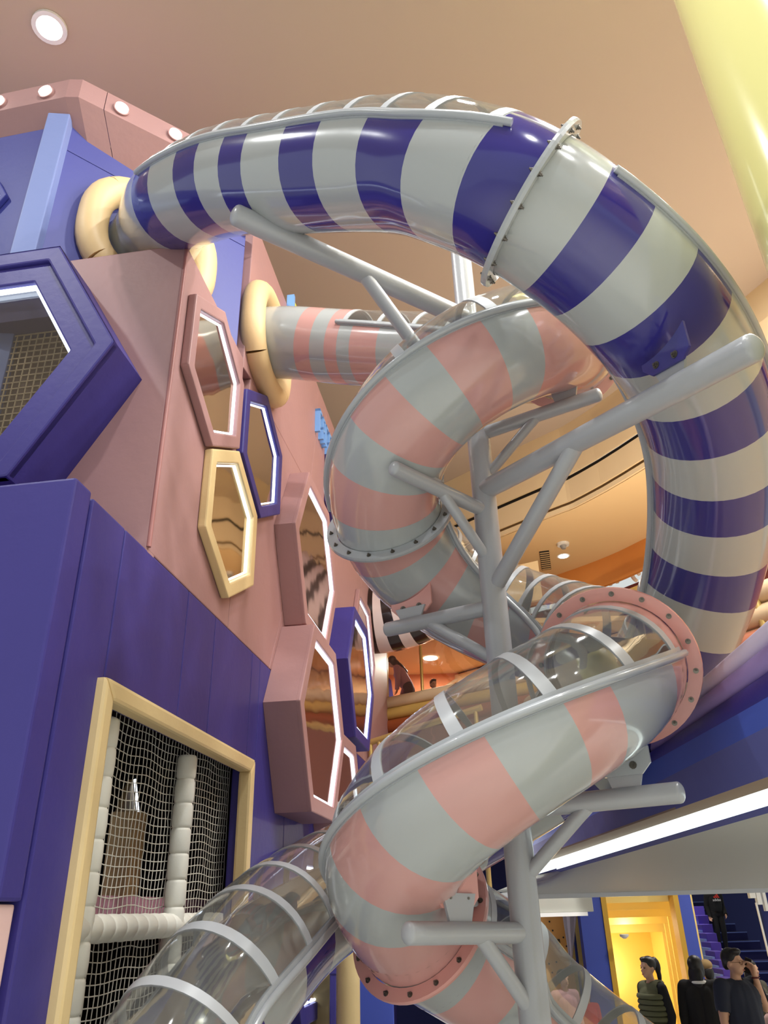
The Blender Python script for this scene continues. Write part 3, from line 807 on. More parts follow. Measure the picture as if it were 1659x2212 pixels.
# blue raised letters seen edge-on on the side wall
sg = thing('wall_sign', 'row of raised blue glyph strokes seen edge-on on the pink wall', 'sign', L(8.6, WO, 8.0))
SIGNB = mat('sign_blue', (120, 168, 232), 0.4)
for i in range(7):
    s = 8.5 + i * 0.2; z = 8.35 - i * 0.0
    b = MB().box((s, WO, z - 0.35), (s + 0.04, WO + 0.07, z + 0.02), L).box((s, WO, z - 0.02), (s + 0.14, WO + 0.07, z + 0.02), L)
    if i % 2: b.box((s, WO, z - 0.20), (s + 0.12, WO + 0.07, z - 0.16), L)
    if i % 3 == 1: b.box((s + 0.11, WO, z - 0.35), (s + 0.15, WO + 0.07, z + 0.02), L)
    b.build('stroke', SIGNB, sg)
b = MB().box((6.95, WO, 8.62), (7.0, WO + 0.09, 9.0), L).build('stroke', SIGNB, sg)
MB().box((7.05, WO, 8.62), (7.2, WO + 0.08, 8.95), L).build('stroke', mat('sign_yellow', (236, 226, 70), 0.4), sg)

# ------------------------------------------------------------------ netted opening in the blue base
nf = thing('net_window', 'yellow padded frame around the netted opening in the blue base', 'window frame', L(5.1, WO, NZ0))
fo = [L(s, WO + 0.001, z) for s, z in [(3.79, 0.7), (6.45, 0.7), (6.45, 3.36), (3.79, 3.36)]]
fi = [L(s, WO + 0.001, z) for s, z in [(3.90, 0.81), (6.34, 0.81), (6.34, 3.25), (3.90, 3.25)]]
sides = [(0, 1), (1, 2), (2, 3), (3, 0)]
for i, j in sides:
    MB().prism([fo[i] - WN * 0.05, fo[j] - WN * 0.05, fi[j] - WN * 0.05, fi[i] - WN * 0.05], WN * 0.11).build('frame_pad', GOLDPAD, nf, bevel=0.022)
mbn = MB(); NW = mat('white_net_cord', (216, 212, 200), 0.7)
rn = random.Random(3)
ns, nz = 50, 50
gp = [[None] * (nz + 1) for _ in range(ns + 1)]
for i in range(ns + 1):
    for j in range(nz + 1):
        s = 3.84 + 2.72 * i / ns; z = 0.72 + 2.68 * j / nz
        sag = 0.008 * math.sin(i * 0.5 + 0.4) * math.sin(j * 0.4) + rn.uniform(-0.003, 0.003)
        gp[i][j] = L(s + rn.uniform(-0.003, 0.003) + 0.5 * sag, WO - 0.20 + sag * 0.6, z + 0.5 * sag - 0.015 * math.sin(math.pi * i / 10) ** 2)
for i in range(ns + 1): mbn.tube(gp[i], 0.0034, 4, False)
for j in range(nz + 1): mbn.tube([gp[i][j] for i in range(ns + 1)], 0.0034, 4, False)
tag(tag(mbn.build('safety_net', NW), 'white knotted safety net stretched in the yellow frame', 'net'), kind='stuff')
def foam(name, label, a, b, r, n):
    root = thing(name, label, 'padded post', a)
    a, b = Vector(a), Vector(b)
    for i in range(n):
        p, q = a.lerp(b, i / n), a.lerp(b, (i + 1) / n)
        pts = [p.lerp(q, t) for t in (0.0, 0.04, 0.12, 0.5, 0.88, 0.96, 1.0)]
        MB().tube(pts, [r * k for k in (0.86, 0.94, 1.0, 1.02 + 0.02 * (i % 2), 1.0, 0.94, 0.86)], 16).build('foam_sleeve', FOAM, root)
    return root
po = WO - 0.122
foam('padded_post', 'white foam sleeved post behind the net near the front corner', L(4.20, po, 0.82), L(4.20, po, 3.23), 0.068, 15)
foam('padded_post', 'white foam sleeved post behind the middle of the net', L(5.42, po, 0.82), L(5.42, po, 3.23), 0.068, 15)
foam('padded_bar', 'white foam sleeved crossbar behind the net', L(3.92, po - 0.0, 2.16), L(6.32, po, 2.16), 0.07, 17)
# dim play room behind the net
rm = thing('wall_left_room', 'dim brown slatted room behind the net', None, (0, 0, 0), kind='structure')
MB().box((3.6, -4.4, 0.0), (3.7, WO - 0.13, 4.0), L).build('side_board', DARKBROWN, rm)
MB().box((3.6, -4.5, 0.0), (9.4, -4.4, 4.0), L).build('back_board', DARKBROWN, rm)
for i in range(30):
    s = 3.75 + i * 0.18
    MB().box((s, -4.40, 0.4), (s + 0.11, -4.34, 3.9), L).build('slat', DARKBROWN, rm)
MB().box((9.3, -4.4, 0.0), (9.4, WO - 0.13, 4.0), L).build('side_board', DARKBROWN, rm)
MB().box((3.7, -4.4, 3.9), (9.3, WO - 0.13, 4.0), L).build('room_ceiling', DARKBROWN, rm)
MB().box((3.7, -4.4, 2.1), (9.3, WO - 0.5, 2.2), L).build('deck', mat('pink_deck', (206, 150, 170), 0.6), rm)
MB().box((3.75, WO - 0.56, 2.16), (9.2, WO - 0.48, 2.34), L).build('deck_edge', mat('pink_deck', (206, 150, 170), 0.6), rm)
WOOD = mat('pale_birch_wood', (214, 180, 130), 0.5, bump=0.1, bscale=8, stretch=(1, 1, 8))
tag(MB().box((6.0, WO - 0.95, 2.2), (6.22, WO - 0.75, 2.95), L).build('wooden_block', WOOD, bevel=0.01), 'upright pale wooden block on the pink deck behind the net', 'block')
tag(MB().box((4.3, WO - 1.1, 2.2), (5.3, WO - 0.6, 2.62), L).build('black_box', BLACK, bevel=0.02), 'low black box on the pink deck behind the net', 'box')
for i, s in enumerate((5.5, 6.5)):
    bp_ = thing('back_panel', ['pale hexagonal board with lit edge deep behind the middle post', 'pale hexagonal board with lit edge deep behind the frame side'][i], 'board', L(s, -3.4, 2.3))
    pts = [L(s + x, -3.3, z) for x, z in [(0, 2.2), (0.36, 2.2), (0.36, 3.0), (0.2, 3.3), (0.02, 3.0)]]
    MB().prism(pts, WN * 0.05).build('board', WOOD, bp_, bevel=0.01)
    MB().tube([p + WN * 0.06 + WU * 0.02 for p in pts[2:4]] , 0.012, 6).tube([pts[1] + WN * 0.06, pts[2] + WN * 0.06], 0.012, 6).build('led_line', LED, bp_)

# ------------------------------------------------------------------ right balcony with rolled padding
LILAC = mat('lilac_padded_vinyl', (226, 214, 240), 0.5, bump=0.08, bscale=14)
MAUVE = mat('mauve_padded_vinyl', (160, 138, 200), 0.5, bump=0.08, bscale=14)
DKBLUE = mat('deep_blue_padded_vinyl', (52, 44, 136), 0.5, bump=0.08, bscale=14)
COVEBLUE = mat('cove_blue_paint', (72, 98, 200), 0.6)
SOFBLUE = mat('soffit_slate_blue', (90, 94, 160), 0.7)
SOFBROWN = mat('soffit_brown', (150, 128, 108), 0.7)
SOFGREY = mat('soffit_grey_board', (176, 178, 175), 0.6, var=0.03, bscale=6)
bal = thing('balcony', 'curved balcony with lilac, mauve and blue rolled padding', 'balcony', (2.0, 5.0, 2.6))
Ys = [2.75, 3.4, 4.2, 5.2, 6.5, 8.5, 10.6]
def bline(x_near, x_far, z, bend=0.0, dz=0.0):
    out = []
    for y in Ys:
        t = (y - 3.4) / 5.0
        out.append(Vector((x_near + (x_far - x_near) * t + bend * t * (1 - t), y, z + dz * max(t, 0.0))))
    return out
def roll(name, x0, x1, z, r, m, bend=0.0):
    return MB().tube(catmull(bline(x0, x1, z, bend), 4), r, 20).build(name, m, bal)
roll('roll', 1.80, 2.05, 3.30, 0.066, LILAC)
roll('roll', 1.77, 2.00, 3.185, 0.066, MAUVE)
roll('roll', 1.77, 1.90, 3.07, 0.072, DKBLUE)
def strip(name, a, b, m, th=0.012):
    mb = MB(); a = catmull(a, 5); b = catmull(b, 5)
    for i in range(len(a) - 1):
        mb.prism([a[i], a[i + 1], b[i + 1], b[i]], Vector((th, 0, 0)) if abs(a[i].z - b[i].z) > abs(a[i].x - b[i].x) else Vector((0, 0, th)))
    return mb.build(name, m, bal)
e0 = bline(1.72, 1.80, 3.05); e1 = bline(1.70, 1.74, 2.90); e2 = bline(1.74, 1.66, 2.71); e3 = bline(1.80, 1.79, 2.68); e4 = bline(1.86, 1.80, 2.625, 0, -0.045); e5 = bline(1.89, 1.84, 2.60, 0, -0.045)
strip('cove_face', e0, e1, COVEBLUE); strip('soffit_band', e1, e2, SOFBLUE); strip('soffit_lip', e2, e3, SOFBROWN)
strip('led_strip', e3, e4, LEDSTRIP, 0.02); strip('edge_trim', e4, e5, SOFBLUE)
# deck of the balcony
MB().prism([Vector((1.85, 2.75, 3.0)), Vector((5.2, 2.75, 3.0)), Vector((5.2, 10.6, 3.0)), Vector((1.98, 10.6, 3.0))], (0, 0, 0.1)).build('deck', SOFBROWN, bal)
# sloping grey soffit board between the light strip and the back trim
sof = thing('ceiling_soffit', 'sloping grey soffit board with a pale metal edge', None, (0, 0, 0), kind='structure')
t0 = [Vector((p.x, p.y, p.z)) for p in e5]
TZ = atY(1370, 1927, 10.5).z
far = [Vector((1.2 + (6.2 - 1.2) * i / (len(t0) - 1), 10.5, TZ)) for i in range(len(t0))][::-1]
t0 = catmull(t0, 4); far = [far[0].lerp(far[-1], i / (len(t0) - 1)) for i in range(len(t0))]
mb = MB(); n_ = 10; W_ = n_ + 1
vs = [t0[i].lerp(far[i], j / n_) for i in range(len(t0)) for j in range(W_)]
fs = [(i * W_ + j, i * W_ + j + 1, (i + 1) * W_ + j + 1, (i + 1) * W_ + j) for i in range(len(t0) - 1) for j in range(n_)]
mb.add(vs, fs, 0, True); mb.add([v + Vector((0, 0, 0.04)) for v in vs], fs, 0, True)
mb.build('board', SOFGREY, sof)
MB().box((1.0, 10.46, TZ - 0.045), (6.3, 10.56, TZ + 0.03)).build('metal_edge', mat('pale_metal_edge', (190, 190, 194), 0.3, metal=0.4), sof)
# yellow gloss column at the picture edge
YEL = mat('glossy_pale_yellow', (232, 226, 150), 0.18, coat=0.5, bump=0.03, bscale=3)
yc = thing('yellow_column', 'tall glossy pale yellow round column close to the camera', 'column', (2.24, 2.42, 0))
MB().tube([(2.24, 2.42, z) for z in (0, 3, 6, 9, 10.69)], 0.5, 48).build('shaft', YEL, yc)
MB().tube([(2.24, 2.42, 0), (2.24, 2.42, 0.12)], 0.53, 48).build('base_ring', WHITE, yc)

# far gallery seen past the navy slide: beige and rust rolls with a brass post
TANROLL = mat('beige_roll_vinyl', (214, 186, 150), 0.5); RUST = mat('rust_roll_vinyl', (176, 110, 84), 0.5)
MUST = mat('mustard_roll_vinyl', (198, 160, 86), 0.5); DKRUST = mat('deep_rust_vinyl', (150, 74, 36), 0.5)
gal = thing('balcony', 'far balcony with beige and rust rolled padding behind the navy slide', 'balcony', (4, 9, 4))
for z, r, m in [(atY(1659, 1300, 8.5).z, 0.12, TANROLL), (atY(1659, 1345, 8.5).z, 0.12, TANROLL), (atY(1659, 1395, 8.5).z, 0.14, RUST), (atY(1659, 1440, 8.5).z, 0.13, RUST)]:
    a = Vector((4.6, 7.2, z)); MB().tube(catmull([Vector((5.6, 6.0, z)), Vector((4.6, 7.6, z)), Vector((3.6, 9.4, z)), Vector((2.9, 11.6, z)), Vector((2.4, 13.2, z))], 6), r, 14).build('roll', m, gal)
zb = atY(1659, 1470, 8.5).z
for i, (a, b) in enumerate([((5.6, 6.05), (4.6, 7.65)), ((4.6, 7.65), (3.6, 9.45)), ((3.6, 9.45), (2.9, 11.65)), ((2.9, 11.65), (2.4, 13.25))]):
    quad('apron', [Vector((a[0], a[1], zb)), Vector((b[0], b[1], zb)), Vector((b[0], b[1], zb - 1.6)), Vector((a[0], a[1], zb - 1.6))], RUST, gal)
cvl = bpy.data.lights.new('hidden_strip_light', 'AREA'); cvl.shape = 'RECTANGLE'; cvl.size = 5.0; cvl.size_y = 0.15; cvl.energy = 170; cvl.color = (1, 0.86, 0.66)  # unseen uplight added on the parapet to brighten the lower cream ceiling
cvo = bpy.data.objects.new('hidden_strip_light', cvl); link(cvo); cvo.parent = gal
cvo.matrix_basis = Matrix.Translation(Vector((4.4, 9.6, atY(1659, 1300, 8.5).z)) - Vector((4, 9, 4))) @ Matrix.Rotation(math.radians(120), 4, 'Z') @ Matrix.Rotation(math.pi, 4, 'X')
pz = atY(1645, 1310, 8.2)
MB().rod(Vector((pz.x, 8.2, zb)), Vector((pz.x - 0.05, 8.2, pz.z + 0.2)), 0.045, 10).build('post', BRASS, gal)

# ------------------------------------------------------------------ gallery at the end of the left wall
ga = thing('balcony', 'gallery balcony with tan, mustard and rust rolls behind the woman in mauve', 'balcony', (0.5, 14.5, 4.5))
gA, gB = Vector((-0.25, 15.1, 0)), Vector((2.6, 13.1, 0))
zg = atY(830, 1510, 15.0).z
for dz, r, m in [(-0.10, 0.115, TANROLL), (-0.32, 0.115, MUST), (-0.55, 0.125, DKRUST)]:
    MB().tube([gA + Vector((0, 0, zg + dz)), gB + Vector((0, 0, zg + dz))], r, 16).build('roll', m, ga)
ROSEWALL = mat('dusky_rose_wall', (140, 92, 80), 0.7)
quad('apron', [gA + Vector((0, 0.1, 3.5)), gB + Vector((0, 0.1, 3.5)), gB + Vector((0, 0.1, zg - 0.6)), gA + Vector((0, 0.1, zg - 0.6))], ROSEWALL, ga, 0.1)
gd = (gB - gA).normalized()
for px in (836, 912):
    p = onplane(px, 1480, Vector((gd.y, -gd.x, 0)), Vector((gd.y, -gd.x, 0)).dot(gA) - 0.06)
    MB().rod(Vector((p.x, p.y, zg)), Vector((p.x, p.y, zg + 1.25)), 0.03, 8).build('post', BRASS, ga)
quad('glass_panel', [gA + Vector((0.1, 0.04, zg)), gB + Vector((0, 0.04, zg)), gB + Vector((0, 0.04, zg + 1.1)), gA + Vector((0.1, 0.04, zg + 1.1))], GLASS, ga, 0.012)
MB().prism([gA + Vector((0, 0.2, zg - 0.75)), gB + Vector((0, 0.2, zg - 0.75)), gB + Vector((1.5, 4.6, zg - 0.75)), gA + Vector((-1.5, 4.6, zg - 0.75))], (0, 0, 0.1)).build('deck', ROSEWALL, ga)
ORW = mat('orange_gallery_wall', (226, 140, 92), 0.7)
gw = thing('wall_back', 'orange back wall of the gallery with a painted blue wedge', None, (0, 0, 0), kind='structure')
MB().box((-2.5, 18.6, 3.2), (6.5, 18.7, 8.2)).build('wall_board', ORW, gw)
BW = 18.58
wedge = [atY(958, 1492, BW), atY(1036, 1442, BW), atY(1062, 1492, BW)]
MB().prism(wedge, (0, 0.015, 0)).build('blue_wedge', BLUE, gw)
MB().tube([atY(940, 1500, BW), atY(1036, 1436, BW)], 0.05, 6).build('tan_line', TANROLL, gw)
MB().prism([atY(820, 1440, BW), atY(845, 1470, BW), atY(852, 1520, BW), atY(800, 1520, BW)], (0, 0.015, 0)).build('blue_wedge', BLUE, gw)
zc_ = atY(930, 1416, 17.0).z + 0.02
MB().box((-2.5, 15.0, zc_), (6.0, 18.7, zc_ + 0.1)).build('gallery_ceiling', CREAM, gw)
MB().prism([Vector((-0.6, 15.9, zc_ + 0.1)), Vector((3.0, 13.9, zc_ + 0.1)), Vector((3.0, 13.9, zc_ + 0.9)), Vector((-0.6, 15.9, zc_ + 0.9))], (0, 0.1, 0)).build('gallery_fascia', CREAM, gw)
p = atZ(930, 1421, zc_ - 0.002)
gl = thing('downlight', 'round downlight in the gallery ceiling above the mauve woman', 'light', p)
MB().tube([p + Vector((0, 0, -0.02)), p], 0.16, 20).build('lens', LAMPGLOW, gl)
ld = bpy.data.lights.new('lamp_light', 'AREA'); ld.shape = 'DISK'; ld.size = 0.3; ld.energy = 150; ld.color = (1, 0.93, 0.82)
o = bpy.data.objects.new('lamp_light', ld); link(o); o.location = (0, 0, -0.06); o.parent = gl
# end of the left wall and a brass stair handrail in front of the gallery
tag(MB().box((14.85, -4.6, 0), (15.0, WO - 0.03, 8.86), L).build('wall_left_end', PINK), 'pink end pier of the left wall by the gallery', kind='structure')
hr = thing('stair_handrail', 'slanting brass handrail below the gallery', 'handrail', (0.3, 12, 3))
ha, hb = atY(796, 1605, 12.5), atY(1040, 1528, 11.5)
MB().tube([ha, hb], 0.05, 10).build('rail', BRASS, hr)
for t in (0.02, 0.1, 0.95):
    q = ha.lerp(hb, t); MB().rod(Vector((q.x, q.y, 0)), q, 0.035, 8).build('post', BRASS, hr)
# black and cream striped tube end on the far wall
ST_D = mat('dark_brown_gloss', (34, 22, 20), 0.2, coat=0.4); ST_L = mat('cream_gloss', (224, 206, 204), 0.25, coat=0.3)
st = thing('striped_tube', 'dark brown and cream striped tube bending out of the far pink wall', 'slide', at(830, 1350, 13))
w0 = onplane(806, 1338, WN, WO)
sp_ = Path([w0 - WN * 0.1, w0 + WN * 0.2, w0 + WN * 0.6 + Vector((0, -0.05, 0.05)), w0 + WN * 1.0 + Vector((0, -0.15, 0.16)), w0 + WN * 1.5 + Vector((0, -0.3, 0.42)), w0 + WN * 1.9 + Vector((0, -0.5, 0.8))])
_tr = TR; TR = 0.62
nst = 12
for i in range(nst):
    shell(sp_, 'dark_band' if i % 2 == 0 else 'cream_band', sp_.len * i / nst, sp_.len * (i + 1) / nst, 0, 2 * math.pi, 0.62, 0.60, [ST_D if i % 2 == 0 else ST_L, INNER], st)
TR = _tr

# ------------------------------------------------------------------ ground level beyond: blue walls, lit yellow niche, stairs
RBLUE = mat('royal_blue_wall', (62, 82, 178), 0.6); NAVYW = mat('navy_wall', (26, 34, 100), 0.7); NAVYC = mat('navy_carpet', (26, 28, 84), 0.95)
wb = thing('wall_back_lower', 'royal blue and navy back walls of the ground floor', None, (0, 0, 0), kind='structure')
NY = 13.6
xl0, xr0 = atY(1312, 2050, NY).x, atY(1484, 2050, NY).x
bl0, br0 = atY(1262, 2050, NY).x, atY(1512, 2050, NY).x
MB().box((bl0, NY, 0), (xl0, NY + 0.2, 3.4)).build('blue_pier', RBLUE, wb)
MB().box((xr0, NY, 0), (br0, NY + 0.2, 3.4)).build('blue_pier', RBLUE, wb)
MB().box((xl0, NY, 2.62), (xr0, NY + 0.2, 3.4)).build('blue_lintel', RBLUE, wb)
YW = mat('yellow_niche_paint', (252, 220, 128), 0.6)
ny = thing('niche', 'glowing yellow stepped niche between two blue piers', 'niche', (xl0, NY, 0))
MB().box((xl0, NY - 0.02, 0), (xl0 + 0.08, NY + 0.22, 2.64)).build('gold_jamb', mat('gold_jamb_paint', (206, 160, 50), 0.5), ny)
MB().box((xr0 - 0.08, NY - 0.02, 0), (xr0, NY + 0.22, 2.64)).build('gold_jamb', mat('gold_jamb_paint', (206, 160, 50), 0.5), ny)
NG = emis('niche_cove_light', (255, 222, 120), 2.2)
rows = [1938, 1949, 1965, 1981, 1996, 2014]
Yn = [NY + 0.22 + 0.30 * i for i in range(6)]
bot = [atY(1390, rows[i + 1], Yn[i]).z for i in range(5)]
side_px = [1468, 1457, 1446, 1436, 1428]
sidx = [atY(side_px[i], 2000, Yn[i]).x for i in range(5)]
for i in range(5):
    MB().box((xl0 - 0.1, Yn[i], bot[i]), (xr0 + 0.3, Yn[i] + 0.04, 3.3)).build('step_face', YW, ny, bevel=0.004)
    MB().box((sidx[i], Yn[i] + 0.002, 0), (xr0 + 0.3, Yn[i] + 0.042, bot[i])).build('step_side', YW, ny, bevel=0.004)
    MB().box((xl0, Yn[i] + 0.06, bot[i] + 0.02), (sidx[i], Yn[i] + 0.09, bot[i] + 0.045)).build('hidden_strip_light', NG, ny)
    MB().box((sidx[i] + 0.03, Yn[i] + 0.06, 0.3), (sidx[i] + 0.05, Yn[i] + 0.09, bot[i])).build('hidden_strip_light', NG, ny)
tops = [0, 0, 0, 0, 0, bot[4] + 0.03]
MB().box((xl0 - 0.3, NY + 2.2, 0), (xr0 + 0.3, NY + 2.3, 3.0)).build('back_panel', YW, ny)
MB().box((sidx[4] + 0.02, Yn[4] + 0.05, 0), (sidx[4] + 0.06, NY + 2.3, 3.0)).build('side_panel', YW, ny)
MB().box((xl0 - 0.12, NY + 0.2, 0), (xl0 - 0.04, NY + 2.3, 3.0)).build('side_panel', YW, ny)
MB().box((xl0 - 0.1, NY + 1.6, tops[5] + 0.0), (xr0 + 0.3, NY + 2.3, tops[5] + 0.06)).build('niche_ceiling', YW, ny)
p = atZ(1348, 2018, tops[5])
MB().tube([p, p + Vector((0, 0, -0.03)), p + Vector((0, 0, -0.06))], [0.07, 0.065, 0.02], 16).build('dome_lamp', WHITE, ny)
for (x, y, z, e) in [((xl0 + xr0) / 2, NY + 1.0, 1.9, 9), ((xl0 + xr0) / 2 - 0.2, NY + 1.9, 1.2, 12)]:
    ld = bpy.data.lights.new('niche_light', 'POINT'); ld.energy = e; ld.color = (1, 0.93, 0.72); ld.shadow_soft_size = 0.2
    o = bpy.data.objects.new('niche_light', ld); link(o); o.location = (x - ny.location.x, y - ny.location.y, z); o.parent = ny
# climbing board, curtain and white beam left of the niche
cl = thing('climbing_board', 'orange plywood climbing board with dark holes', 'climbing wall', atY(1200, 2100, 14.2))
CW = mat('orange_plywood', (206, 148, 78), 0.6, var=0.05)
MB().prism([atY(1150, 1960, 14.2), atY(1222, 1960, 14.2), atY(1246, 2140, 14.2), atY(1150, 2140, 14.2)], (0, 0.06, 0)).build('board', CW, cl)
for i in range(14):
    p = atY(1180 + (i * 37) % 52, 1972 + (i * 53) % 140, 14.18); MB().tube([p + Vector((0, -0.004, 0)), p + Vector((0, 0.01, 0))], 0.014, 8).build('hole', BLACK, cl)
p = atY(1205, 2033, 14.16); MB().box((-0.03, -0.04, -0.03), (0.03, 0.03, 0.03), Matrix.Translation(p)).build('hold', BLACK, cl, bevel=0.008)
mbc = MB(); cp = [(1214, 1968), (1222, 1968), (1230, 1968), (1240, 1966), (1247, 1964)]
cb = [(1232, 2085), (1234, 2085), (1236, 2085), (1238, 2062), (1238, 2040)]
a = [atY(x, y, 14.0 + 0.05 * (i % 2)) for i, (x, y) in enumerate(cp)]; b = [atY(x, y, 14.0 + 0.04 * (i % 2)) for i, (x, y) in enumerate(cb)]
for i in range(len(a) - 1): mbc.prism([a[i], a[i + 1], b[i + 1], b[i]], (0, 0.02, 0))
tag(mbc.build('curtain', mat('pale_lilac_cloth', (214, 206, 216), 0.8)), 'pale drape hanging beside the climbing board', 'curtain')
p0, p1 = atY(1150, 1973, 12.5), atY(1279, 1940, 12.5)
bx = thing('roller_box', 'long white box beam under the soffit left of the niche', 'beam', p0)
MB().box((p0.x, 12.5, p0.z), (p1.x, 12.8, 3.42)).build('casing', mat('off_white_casing', (170, 171, 162), 0.5), bx, bevel=0.01)
MB().box((p0.x, 12.46, p0.z - 0.05), (p1.x - 0.1, 12.56, p0.z + 0.0)).build('bottom_bar', WHITE, bx)
MB().box((atY(1238, 2000, 14.6).x, 14.6, 0), (bl0 + 0.1, 14.7, 3.6)).build('blue_wall', RBLUE, wb)
MB().box((-3.5, 16.5, 0), (bl0 + 0.5, 16.6, 3.4)).build('navy_wall', NAVYW, wb)
MB().box((br0 - 0.3, 23.4, 0), (12.0, 23.5, 4.5)).build('navy_wall', NAVYW, wb)
MB().box((bl0, NY + 2.35, 0), (br0, NY + 2.4, 3.6)).build('navy_wall', NAVYW, wb)
# stairs
sr = thing('staircase', 'navy carpeted staircase climbing away behind the men', 'staircase', (4.5, 12.5, 0))
NOSE = mat('pale_nosing', (96, 116, 190), 0.5)
sy0 = 14.7
xa = atY(1540, 2080, 17).x
for i in range(14):
    z = 0.16 * (i + 1); y = sy0 + 0.6 * i
    xL = xa + 0.0 if i > 6 else xa - 0.15
    xR = atY(1612, 1990, 20).x if i > 7 else 9.0
    MB().box((xL, y, 0), (xR, y + 0.62, z)).build('step', NAVYC, sr)
    MB().box((xL, y - 0.012, z - 0.015), (xR, y + 0.012, z + 0.006)).build('nosing', NOSE, sr)
VIO = mat('violet_carpet', (86, 66, 172), 0.9); PALEB = mat('pale_blue_wall', (130, 150, 226), 0.6)
sb = thing('stepped_parapet', 'violet stepped blocks on the pale blue wall beside the staircase', 'parapet', (xa, 13, 0))
for i in range(9):
    x0p = 1498 + i * 9.0; y0p = 1958 + i * 19.5; Yb = 19.0 - i * 0.5
    a = atY(x0p, y0p, Yb); b = atY(x0p + 21, y0p + 19, Yb)
    MB().box((a.x, Yb, b.z - 0.02), (b.x + 0.05, Yb + 0.5, a.z)).build('block', VIO, sb, bevel=0.01)
    MB().box((a.x - 0.05, Yb + 0.02, 0), (a.x + 0.0, Yb + 0.52, b.z + 0.06)).build('wall_strip', PALEB, sb)
wr = thing('wall_right_stair', 'white stepped wall with a white post right of the stairs', None, (0, 0, 0), kind='structure')
for i in range(3):
    a = atY(1618 + 14 * i, 1925, 15); b = atY(1634 + 14 * i, 1940 + 14 * i, 15)
    MB().box((a.x, 15, b.z), (b.x, 15.1, a.z + 0.4)).build('white_block', WHITE, wr)
a = atY(1633, 1950, 15); b = atY(1652, 2052, 15)
MB().rod(Vector((a.x, 15, a.z)), Vector((a.x + 0.02, 15, b.z - 0.1)), 0.02, 8).build('white_post', WHITE, wr)
MB().box((atY(1640, 1950, 15.4).x, 15.4, 1.0), (9, 15.5, 3.4)).build('navy_panel', NAVYW, wr)
# posts seen low between the slides
gp_ = thing('padded_pillar', 'tan padded pillar standing low between the two slides', 'pillar', atZ(752, 2330, 0.0))
pb_ = atY(752, 2150, 7.2)
MB().rod(Vector((pb_.x, 7.2, 0)), Vector((pb_.x, 7.2, 2.15)), 0.095, 18).build('padding', GOLDPAD, gp_); MB().rod(Vector((pb_.x, 7.2, 2.15)), Vector((pb_.x, 7.2, 2.3)), 0.105, 18).build('cap', BLUE, gp_)
gp_.location = (pb_.x, 7.2, 0)
for ch in gp_.children: ch.matrix_parent_inverse = Matrix.Translation(-Vector(gp_.location))
bf = thing('doorway_frame', 'blue padded doorway frame low beneath the clear slide', 'frame', (0, 8, 0))
for px0, px1 in ((640, 668), (712, 726), (776, 850)):
    a, b = atY(px0, 2150, 8.0), atY(px1, 2150, 8.0); MB().box((a.x, 8.0, 0), (b.x, 8.12, 2.5)).build('post', BLUE if px0 < 770 else RBLUE, bf, bevel=0.01)
a, b = atY(640, 2090, 8.0), atY(850, 2080, 8.0)
MB().box((a.x, 7.99, 1.72), (b.x, 8.13, 1.85)).build('lintel', BLUE, bf, bevel=0.01)
quad('tan_panel', [atY(668, 2212, 8.3), atY(735, 2212, 8.3), atY(735, 2075, 8.3), atY(668, 2075, 8.3)], mat('tan_mesh_panel', (160, 140, 96), 0.7), bf)

# ------------------------------------------------------------------ people
SKIN = mat('skin', (206, 160, 132), 0.5); HAIR = mat('black_hair', (22, 19, 19), 0.45)
def capsule(mb, a, b, ra, rb, seg=12):
    a, b = Vector(a), Vector(b); d = (b - a); ln = d.length; d = d.normalized() if ln > 1e-6 else Vector((0, 0, 1))
    pts = []; rs = []
    for k in range(5):
        t = math.pi / 2 * k / 4; pts.append(a - d * ra * math.cos(t)); rs.append(max(ra * math.sin(t), 1e-4))
    for k in range(5):
        t = math.pi / 2 * k / 4; pts.append(b + d * rb * math.sin(t)); rs.append(max(rb * math.cos(t), 1e-4))
    mb.tube(pts, rs, seg, False)
def ellip(mb, c, r, rot=None, seg=16):
    c = Vector(c); vs = []; fs = []; n = 10
    for i in range(n + 1):
        t = math.pi * i / n
        for k in range(seg):
            a = 2 * math.pi * k / seg
            v = Vector((r[0] * math.sin(t) * math.cos(a), r[1] * math.sin(t) * math.sin(a), r[2] * math.cos(t)))
            if rot: v = rot @ v
            vs.append(c + v)
    for i in range(n):
        for k in range(seg): fs.append((i * seg + k, (i + 1) * seg + k, (i + 1) * seg + (k + 1) % seg, i * seg + (k + 1) % seg))
    mb.add(vs, fs)
def remesh(mb, voxel, smooth_it=4):
    me = bpy.data.meshes.new('tmp'); me.from_pydata([tuple(v) for v in mb.v], [], mb.f)
    o = bpy.data.objects.new('tmp', me); link(o)
    r = o.modifiers.new('r', 'REMESH'); r.mode = 'VOXEL'; r.voxel_size = voxel
    s = o.modifiers.new('s', 'SMOOTH'); s.iterations = smooth_it; s.factor = 0.5
    dg = bpy.context.evaluated_depsgraph_get(); dg.update()
    out = bpy.data.meshes.new_from_object(o.evaluated_get(dg))
    bpy.data.objects.remove(o); bpy.data.meshes.remove(me)
    return out
